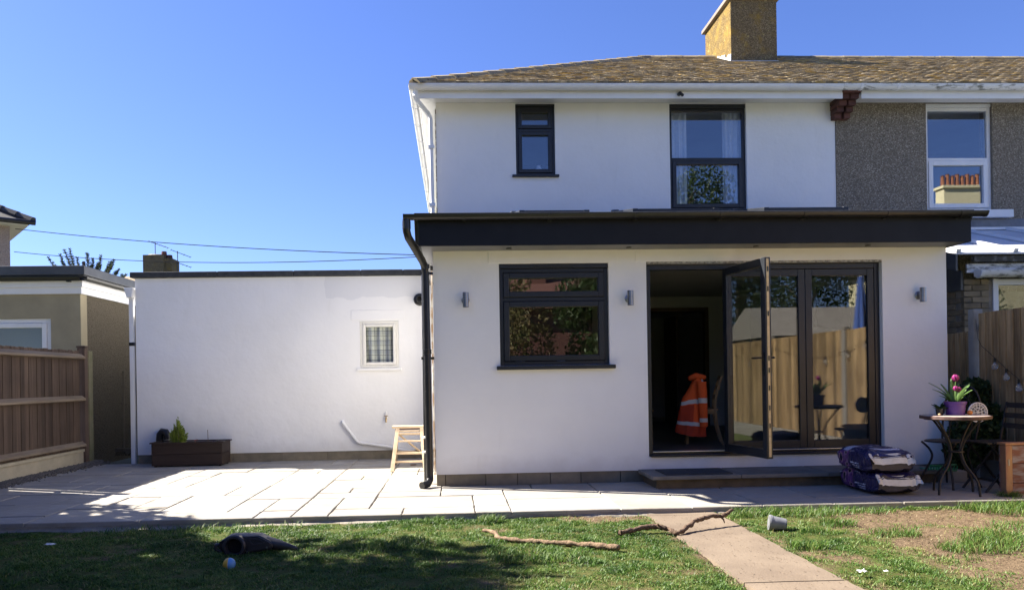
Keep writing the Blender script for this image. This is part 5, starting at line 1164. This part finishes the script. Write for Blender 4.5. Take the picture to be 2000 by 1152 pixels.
# black tool housing with a round port and a tapering snout
bv = thing('blower_housing', 'black plastic garden blower housing with round port and tapered snout on shaded grass', 'garden tool', (-1.575, -2.66, -.1))
BLK = mk('scuffed_black_plastic', (.02, .02, .024), (.035, .035, .04), 14, .42, .2, 60, speck=((.16, .155, .14), 45, .72))
bx, by, bz = -1.57, -2.70, -.085
k = MB().prism([(bx - .12, bz + .02), (bx - .16, bz + .06), (bx - .155, bz + .10), (bx - .085, bz + .145), (bx + .13, bz + .142), (bx + .20, bz + .105), (bx + .235, bz + .075), (bx + .22, bz + .035), (bx + .05, bz + .01)], 'Y', by - .07, by + .07); k.build('housing', BLK, bv, .022, smooth='auto')
MB().lathe([(.083, -.02), (.083, .035), (.074, .045), (.06, .045), (.055, .03), (.053, -.02)], (bx - .035, by - .07, bz + .075), 28, Matrix.Rotation(R(90), 3, 'X')).build('port', BLK, bv, smooth='auto')
MB().lathe([(.052, .0), (.0, .001)], (bx - .035, by - .078, bz + .075), 24, Matrix.Rotation(R(90), 3, 'X')).build('port_inside', mk('deep_black', (.003, .003, .003), None, rough=1), bv)
MB().tube([(bx + .17, by, bz + .078), (bx + .25, by - .005, bz + .062), (bx + .38, by - .02, bz + .035), (bx + .40, by - .022, bz + .03)], [.046, .04, .016, .008], 14).build('snout', BLK, bv, smooth='auto')
MB().tube(curve([(bx - .15, by - .05, bz + .075), (bx - .175, by - .06, bz + .08), (bx - .17, by - .06, bz + .045), (bx - .13, by - .05, bz + .03)]), .013, 8).build('hose_clip', BLK, bv, smooth=True)
out = [(bx - .115, bz + .03), (bx - .148, bz + .065), (bx - .143, bz + .10), (bx - .08, bz + .137), (bx + .125, bz + .134), (bx + .19, bz + .10), (bx + .222, bz + .075)]
MB().tube([(x, by - .071, z) for x, z in out], .0045, 6).build('seam', BLK, bv, smooth=True)
MB().tube([(bx + .06, by - .072, bz + .118), (bx + .14, by - .073, bz + .112), (bx + .175, by - .072, bz + .09), (bx + .09, by - .072, bz + .075), (bx + .06, by - .072, bz + .118)], .004, 6).build('recess_rim', BLK, bv, smooth=True)
k = MB()
for x, z in ((-.10, .118), (.045, .03), (.19, .055)): MB().lathe([(.0, .004), (.007, .004), (.008, 0)], (bx + x, by - .071, bz + z), 10, Matrix.Rotation(R(90), 3, 'X')).build('screw', MT['steel'], bv)
bl = thing('toy_ball', 'small yellow and blue ball on the shaded grass', 'ball', (-1.545, -3.13, -.06))
for s_, c_, nm in ((-1, (.75, .42, .06), 'yellow_half'), (1, (.12, .32, .6), 'blue_half')):
    MB().lathe([(max(1e-6, .041 * math.cos(t)), .041 * math.sin(t)) for t in [math.pi / 2 * i / 10 for i in range(11)]], (-1.53 + .0003 * s_, -3.18, -.046), 24, Matrix.Rotation(R(90 * s_), 3, 'Y') @ Matrix.Identity(3)).build(nm, mk(nm + '_paint', c_, None, rough=.4), bl, smooth='auto')
pmw = mk('white_paper', (.75, .74, .72), None)
def scrap(x, y, s, label):
    k = MB().grid(lambda u, v: (x + (u - .5) * s * 1.4 + .2 * s * fbm(v * 3, x, 1, 2), y + (v - .5) * s, lawn_z(x, y) + .035 + s * .5 * abs(fbm(u * 2.5 + x, v * 2.5, 1, 2))), 8, 8); tag(k.build('paper_scrap', pmw), label, 'scrap', 'white paper scraps on the lawn')
scrap(2.40, -3.93, .04, 'crumpled white scrap on the grass just right of the path'); scrap(2.54, -3.94, .02, 'tiny white scrap on the grass further right of the path'); scrap(-3.05, -2.5, .05, 'white scrap on the shaded grass at the far left')

# ---------------------------------------------------------------- inside the room
dw = wood('oak_chair', (.2, .125, .06), (.28, .19, .1), 'Z', .5)
def dining_chair(cx, cy, rz, label, fz=.27):
    t = thing('dining_chair', label, 'chair', (cx, cy, fz), 'wooden dining chairs inside'); ca, sa = math.cos(rz), math.sin(rz)
    def P(x, y, z): return Vector((cx + x * ca - y * sa, cy + x * sa + y * ca, fz + z))
    for s_ in (-1, 1):
        pts = curve([P(s_ * .20, .25, 0), P(s_ * .20, .19, .22), P(s_ * .20, .16, .45), P(s_ * .20, .18, .65), P(s_ * .19, .25, .88)], 5); k = MB()
        for a, b in zip(pts, pts[1:]): k.beam(a - (b - a) * .06, b + (b - a) * .06, .03, .045, (ca, sa, 0))
        k.build('back_leg', dw, t); MB().beam(P(s_ * .2, -.2, 0), P(s_ * .2, -.19, .43), .04, .04).build('front_leg', dw, t, .004)
        MB().beam(P(s_ * .2, -.18, .40), P(s_ * .2, .17, .42), .025, .05).build('seat_rail', dw, t)
    MB().obox(P(0, -.02, .445), (.44, .44, .03), Matrix.Rotation(rz, 3, 'Z')).build('seat', dw, t, .008)
    for z in (.6, .73, .85): MB().beam(P(-.19, .165 + (z - .55) * .26, z), P(.19, .165 + (z - .55) * .26, z), .018, .06).build('back_rail', dw, t, .004)
    return P
P_ = dining_chair(3.25, 1.62, R(-105), 'wooden dining chair with an orange jacket over its back, just inside the doorway')
dining_chair(2.28, 1.35, R(70), 'wooden dining chair half hidden behind the left door jamb')
# high visibility jacket hanging over the chair back
jk = thing('hi_vis_jacket', 'orange high visibility jacket with silver bands hung over a dining chair', 'jacket', (3.05, 1.55, .9))
org, drk, slv = (.8, .115, .02), (.5, .05, .015), (.62, .62, .62)
jx, jy = 3.125, 1.42
def jcol(u, v):
    if .36 < v < .44 or .75 < v < .82: return slv
    if v < .38 and (.62 < u < .70): return slv
    return org if v < .8 and not (v > .45 and u < .5) else drk
def jsh(u, v):
    th = (u - .5) * 2 * math.pi; w = (.075 + .075 * min(1, v * 3.2) + .035 * v); dpt = (.05 + .06 * v)
    x = math.sin(th) * w; y = -math.cos(th) * dpt; f = .03 * math.sin(th * 4 + v * 2.2) * v + .022 * fbm(u * 5, v * 2.2, 1, 3) + .008 * fbm(u * 8, v * 6, 1, 2)
    return (jx + x * (1 + f * 3) - .075 * v - .02 * math.sin(v * 2.6), jy + y * (1 + f * 4), 1.13 - .73 * v - (.05 - .035 * math.sin(th)) * abs(math.sin(th)) * (1 - v) - .03 * v * math.sin(th * 1.0 + .6) + .008 * fbm(u * 9, 1, 1, 2))
MB().grid(jsh, 96, 120, jcol).build('body', attr_mat('hi_vis_cloth', .8, bs=.4, bsc=20), jk, smooth=True)
def jsl(u, v):
    th = u * 2 * math.pi; r_ = .062 - .012 * v; cx_ = jx + .035 + .02 * v; return (cx_ + math.cos(th) * r_ * (1 + .1 * fbm(u * 4, v * 5, 1, 2)), jy - .095 - .015 * math.sin(v * 3) + math.sin(th) * r_ * .7, 1.08 - .58 * v)
MB().grid(jsl, 30, 90, lambda u, v: slv if .36 < v < .47 or .80 < v < .9 else org).build('sleeve', bpy.data.materials['hi_vis_cloth'], jk, smooth=True)
MB().tube([(jx - .10, jy, 1.12), (jx, jy + .02, 1.155), (jx + .12, jy, 1.13)], [.03, .045, .03], 10).build('collar', mk('orange_collar', org), jk, smooth=True)
tv = thing('television', 'dark flat television hanging inside behind the right glass door', 'television', (5.1, 1.6, 2))
MB().obox((5.02, 1.55, 2.0), (.52, .04, .5), Matrix.Rotation(R(6), 3, 'Y') @ Matrix.Rotation(R(10), 3, 'Z')).build('screen', mk('black_screen', (.006, .006, .007), None, rough=.15), tv, .006); MB().box(5.0, 5.26, 1.6, 1.66, 1.95, 2.05).build('bracket', MT['blackp'], tv)
ind = thing('window_plant', 'potted plant on the kitchen window ledge behind the glass', 'potted plant', (.72, .33, 1.3))
MB().box(.5, 1.71, .285, .42, 1.27, 1.295).build('ledge', MT['upvc'], ind)
MB().lathe([(0, 0), (.05, 0), (.06, .1), (.05, .1), (0, .09)], (.75, .36, 1.296), 14).build('pot', MT['upvc'], ind, smooth='auto')
leaf_obj('leaves', leaves(blobs([(.75, .4, 1.55, .14), (.7, .4, 1.7, .1), (.82, .42, 1.48, .1)]), 160, .03, .4, 5), MT['leafmid'], ind)
k = MB().lathe([(.0, 0), (.04, 0), (.05, .03), (.045, .1), (.05, .12), (.04, .12), (0, .02)], (1.22, .36, 1.296), 16); tag(k.build('white_jug', MT['upvc'], smooth='auto'), 'small white jug on the kitchen window ledge', 'jug')

# ---------------------------------------------------------------- the garden behind the viewer, seen only in the glass and by its shade
for i, (x, y, h, r_) in enumerate(((-6.7, -1.4, 5.9, 1.75), (-6.9, -4.0, 6.2, 1.9), (-7.0, -6.6, 5.8, 1.9))):
    tree('garden_tree', ['leafy tree shading the left lawn', 'leafy tree standing behind the left fence', 'leafy tree farthest along the left fence'][i], 'tree', (x, y, -.1), h, r_, MT['leafmid'], 16000, 30 + i, .09, 'trees along the left fence', 30, .05)
for i, (x, y, h, r_, mt) in enumerate(((1.0, -13.5, 4.6, 2.2, 'leafbrown'), (4.2, -14.0, 4.2, 1.8, 'leafdark'), (9.5, -16.5, 9.4, 2.8, 'leafdark'), (-3.5, -14.5, 4.5, 2.2, 'leafdark'), (13.5, -20, 6.0, 3, 'leafmid'), (-8.5, -15.5, 5.5, 2.4, 'leafbrown'), (18, -17, 4.4, 3, 'leafdark'))):
    tree('back_tree', ['brown budding shrub at the end of the garden', 'dark evergreen at the garden end near the fence', 'tall dark conifer-like tree beyond the right fence', 'dark evergreen left of the garden end', 'green tree far beyond the right fence', 'brown budding tree behind the left garden end', 'low wide evergreen far right'][i], 'tree', (x, y, -.2), h, r_, MT[mt], 14000, 60 + i, .065, 'trees at the end of the garden', 18, .1)
shd = thing('garden_shed', 'white boarded garden shed with grey roof beyond the right fence', 'shed', (8.6, -9.5, -.2))
k = MB()
for q in range(14): k.prism([(-8.2, -.1 + q * .15), (-8.17, -.1 + q * .15), (-8.2, .05 + q * .15)], 'X', 7.2, 10.4); k.prism([(7.2, -.1 + q * .15), (7.17, -.1 + q * .15), (7.2, .05 + q * .15)], 'Y', -11, -8.2)
k.box(7.201, 10.4, -11, -8.201, -.2, 2.0); k.build('boarding', MT['upvc'], shd); k = MB().prism([(-11.2, 2.0), (-8.0, 2.0), (-9.6, 2.75)], 'X', 7.0, 10.6); k.build('roof', MT['conc'], shd)
ps = thing('closed_parasol', 'closed blue parasol beyond the right fence', 'parasol', (6.55, -3.5, 0))
MB().tube([(6.55, -3.5, -.2), (6.55, -3.5, 2.75)], .022, 8).build('pole', MT['upvc'], ps); k = MB()
k.grid(lambda u, v: (6.55 + math.cos(u * 6.283) * (.03 + .09 * v) * (1 + .25 * math.cos(u * 44)), -3.5 + math.sin(u * 6.283) * (.03 + .09 * v) * (1 + .25 * math.cos(u * 44)), 2.7 - 1.15 * v), 60, 10); k.build('canopy', mk('blue_canvas', (.06, .13, .42), (.08, .16, .5), 8), ps, smooth=True)
bh = thing('back_house', 'cream gabled house with a row of terracotta chimney pots behind the garden', 'house', (27, -30, 0))
cream = mk('cream_render', (.85, .78, .5), (.8, .73, .46), 3)
MB().prism([(24.5, -.2), (36, -.2), (36, 7), (30.2, 10.4), (24.5, 7)], 'Y', -38, -29).build('wall', cream, bh); k = MB().add([(24.1, -28.7, 6.9), (30.2, -28.7, 10.6), (30.2, -38.3, 10.6), (24.1, -38.3, 6.9)], [(0, 1, 2, 3)]); k.add([(36.4, -28.7, 6.9), (30.2, -28.7, 10.6), (30.2, -38.3, 10.6), (36.4, -38.3, 6.9)], [(0, 3, 2, 1)]); k.build('roof', rdm, bh)
cst = MB().box(28.9, 31.5, -30.2, -29.4, 8.2, 11.9); cst.box(28.8, 31.6, -30.3, -29.3, 11.9, 12.05); cso = cst.build('chimney', cream, bh)
for q in range(8): MB().lathe([(.15, 0), (.12, .15), (.11, .62 + .1 * (q % 2)), (.14, .64 + .1 * (q % 2)), (0, .7)], (29.1 + q * .3, -29.8, 12.05), 12).build('chimney_pot', bpy.data.materials['terracotta'], cso, smooth='auto')
bh2 = thing('brick_terrace', 'brick house with a tiled roof beyond the end of the garden', 'house', (3, -32, 0))
MB().box(-6, 11, -40, -30, -.2, 4.6).build('wall', MT['brickred'], bh2); k = MB().prism([(-41, 4.6), (-29.5, 4.6), (-35.5, 7.4)], 'X', -6.3, 11.3); k.build('roof', MT['brickred'], bh2); MB().box(4, 5, -34, -33, 6, 8.2).build('chimney', MT['brickred'], bh2)

# ---------------------------------------------------------------- grass
def grass_mesh(name, pts, hmin, hmax, wid, seed):
    """three-point bent blades; a per-blade tint runs from dark green to straw"""
    r = np.random.default_rng(seed); n_ = len(pts); P = np.array([q[:3] for q in pts]); dry = np.array([q[3] for q in pts]); hh = np.array([q[4] for q in pts])
    a = r.uniform(0, 6.283, n_); h = r.uniform(hmin, hmax, n_) * hh; lean = r.uniform(.3, 1.5, n_) * h; w = wid * r.uniform(.7, 1.3, n_)
    d = np.stack([np.cos(a), np.sin(a), 0 * a], 1); b = a + r.uniform(-.9, .9, n_) + 1.57; s = np.stack([np.cos(b), np.sin(b), 0 * b], 1) * w[:, None] * .5
    up = np.zeros((n_, 3)); up[:, 2] = 1
    m1 = P + d * (lean * .35)[:, None] + up * (h * .6)[:, None]; t = P + d * lean[:, None] + up * h[:, None] * r.uniform(.75, 1, n_)[:, None]
    V = np.stack([P - s, P + s, m1 + s * .75, m1 - s * .75, t], 1).reshape(-1, 3)
    i = np.arange(n_, dtype=np.int32)[:, None] * 5; L = np.concatenate([i, i + 1, i + 2, i + 3, i + 3, i + 2, i + 4], 1).ravel()
    me = bpy.data.meshes.new(name); me.vertices.add(len(V)); me.vertices.foreach_set('co', V.astype(np.float32).ravel()); me.loops.add(len(L)); me.loops.foreach_set('vertex_index', L)
    me.polygons.add(2 * n_); ls = np.stack([np.arange(n_) * 7, np.arange(n_) * 7 + 4], 1).ravel().astype(np.int32); me.polygons.foreach_set('loop_start', ls); me.update(calc_edges=True)
    tint = np.clip(dry + r.normal(0, .16, n_), 0, 1); me.attributes.new('tint', 'FLOAT', 'POINT').data.foreach_set('value', np.repeat(tint, 5).astype(np.float32)); return me
gmat, n, l, p, o = nodes('grass_blade'); at = n.new('ShaderNodeAttribute'); at.attribute_name = 'tint'
c = ramp(n, l, at.outputs['Fac'], [(0, (.028, .07, .012)), (.3, (.08, .165, .026)), (.55, (.155, .225, .05)), (.75, (.24, .24, .085)), (1, (.32, .25, .125))])
l.new(c, p.inputs['Base Color']); p.inputs['Roughness'].default_value = .5; p.inputs['Specular IOR Level'].default_value = .35
tr = n.new('ShaderNodeBsdfTranslucent'); l.new(c, tr.inputs[0]); ms = n.new('ShaderNodeMixShader'); ms.inputs[0].default_value = .4; l.new(p.outputs[0], ms.inputs[1]); l.new(tr.outputs[0], ms.inputs[2]); l.new(ms.outputs[0], o.inputs[0])
rr = random.Random(77); pts = []
def visible(x, y): return x > -.74 * (y + 8.4) - .3 and x < .78 * (y + 8.4) + .3
N = 0
while N < 520000:
    N += 1
    x = rr.uniform(-5.2, 5.8); y = rr.uniform(-4.6, -1.74)
    if not visible(x, y) or PX0 - .0 + .02 * fbm(x, y, 4, 2) < x < PX1 - .01 + .03 * fbm(x, y, 5, 2): continue
    if y > -1.80 and x < -.7 and rr.random() > max(0, (-1.76 + x * -.01 - y) * 12): continue
    b = bare(x, y); cl = fbm(x, y, 5.5, 3, 40.); 
    if rr.random() < (1 - b) ** 1.3 * (.72 + .5 * cl) * 1.0 + (.05 if b > .5 else 0):
        g2 = fbm(x, y, .9, 3, 60.)
        pts.append((x, y, lawn_z(x, y) - .012 * b - .004, min(1, .26 + .34 * g2 + .5 * b + .2 * fbm(x, y, 9, 2, 80.)), .7 + .8 * cl + (.25 if y > -1.95 and x > -.6 else 0) - .3 * b))
tag(link('grass', grass_mesh('grass', pts, .012, .032, .006, 1)), 'short patchy green grass covering the lawn', 'grass', kind='stuff').data.materials.append(gmat)
pts = []
for (x, y, r_, n_, hh) in ((.28, -1.84, .12, 260, 1.5), (-.2, -1.82, .1, 120, 1.1), (3.05, -1.82, .35, 700, 1.5), (2.6, -1.86, .25, 500, 1.5), (3.6, -1.82, .25, 300, 1.2), (4.9, -1.86, .5, 1400, 1.6), (5.12, -1.5, .10, 320, 2.0), (5.5, -1.7, .3, 700, 1.5), (2.75, -2.62, .10, 120, 1.3), (3.05, -2.36, .16, 260, 1.3), (3.95, -3.0, .3, 700, 1.3), (3.6, -3.25, .3, 600, 1.3), (3.3, -2.75, .2, 260, 1.1), (2.45, -3.15, .15, 240, 1.3), (-2.6, -1.86, .4, 350, 1.2), (-1.8, -1.83, .5, 420, 1.2), (4.4, -2.6, .25, 260, 1.1), (.5, -3.2, .3, 500, 1.2), (-.5, -2.7, .3, 450, 1.2)):
    for _ in range(n_):
        a = rr.uniform(0, 6.28); q = r_ * math.sqrt(rr.random()); xx, yy = x + math.cos(a) * q, y + math.sin(a) * q * .6
        if yy > -1.72 and xx < 5.0: continue
        if PX0 < xx < PX1: continue
        pts.append((xx, yy, lawn_z(xx, yy) - .005, min(1, max(0, .33 + rr.gauss(0, .1))), hh))
for _ in range(26000):
    x = rr.uniform(-5.2, 5.8); y = rr.uniform(-4.6, -1.76)
    if not visible(x, y) or PX0 < x < PX1 or (y > -1.82 and x < -.7): continue
    if fbm(x, y, 2.6, 3, 33.) + .15 * fbm(x, y, 12, 2) < .08 + .3 * (bare(x, y) > .5): continue
    pts.append((x, y, lawn_z(x, y) - .006, min(1, max(0, .28 + rr.gauss(0, .12) + (.5 if rr.random() < .12 else 0))), rr.uniform(.5, 1.0)))
tag(link('grass_tufts', grass_mesh('grass_tufts', pts, .03, .06, .0055, 2)), 'longer grass tufts along the patio edge and in the bare ground', 'grass', kind='stuff').data.materials.append(gmat)
# crumbs of earth, dead stalks and leaf litter on the worn ground
k = MB()
for _ in range(2600):
    x = rr.uniform(.9, 5.5); y = rr.uniform(-4.2, -1.75)
    if PX0 < x < PX1 or bare(x, y) < .35: continue
    s = abs(rr.gauss(0, .0045)) + .002; c = Vector((x, y, lawn_z(x, y) - .008)); h = s * rr.uniform(.5, 1.1)
    k.add([c + Vector((s * rr.uniform(.7, 1.2), 0, 0)), c + Vector((0, s, 0)), c + Vector((-s, .2 * s, 0)), c + Vector((0, -s * rr.uniform(.6, 1.1), 0)), c + Vector((.2 * s, 0, h))], [(0, 1, 4), (1, 2, 4), (2, 3, 4), (3, 0, 4)])
tag(k.build('earth_crumbs', mk('earth_clod', (.085, .056, .034), (.19, .138, .085), 30, 1)), 'loose crumbs of dry earth on the worn lawn', 'earth', kind='stuff')
k = MB()
for _ in range(260):
    x = rr.uniform(PX0, PX1); y = rr.uniform(-4.3, -1.7); L = rr.uniform(.003, .012); a = rr.uniform(0, 6.28); d = Vector((math.cos(a), math.sin(a), .08)) * L; s = Vector((-d.y, d.x, 0)) * .3; c = Vector((x, y, -.040)); k.add([c - d, c + s, c + d, c - s + Vector((0, 0, .002))], [(0, 1, 2, 3)])
tag(k.build('leaf_litter', mk('dry_litter', (.06, .04, .025), (.13, .09, .05), 30, 1)), 'dry crumbs of leaf litter on the concrete path', 'litter', kind='stuff')
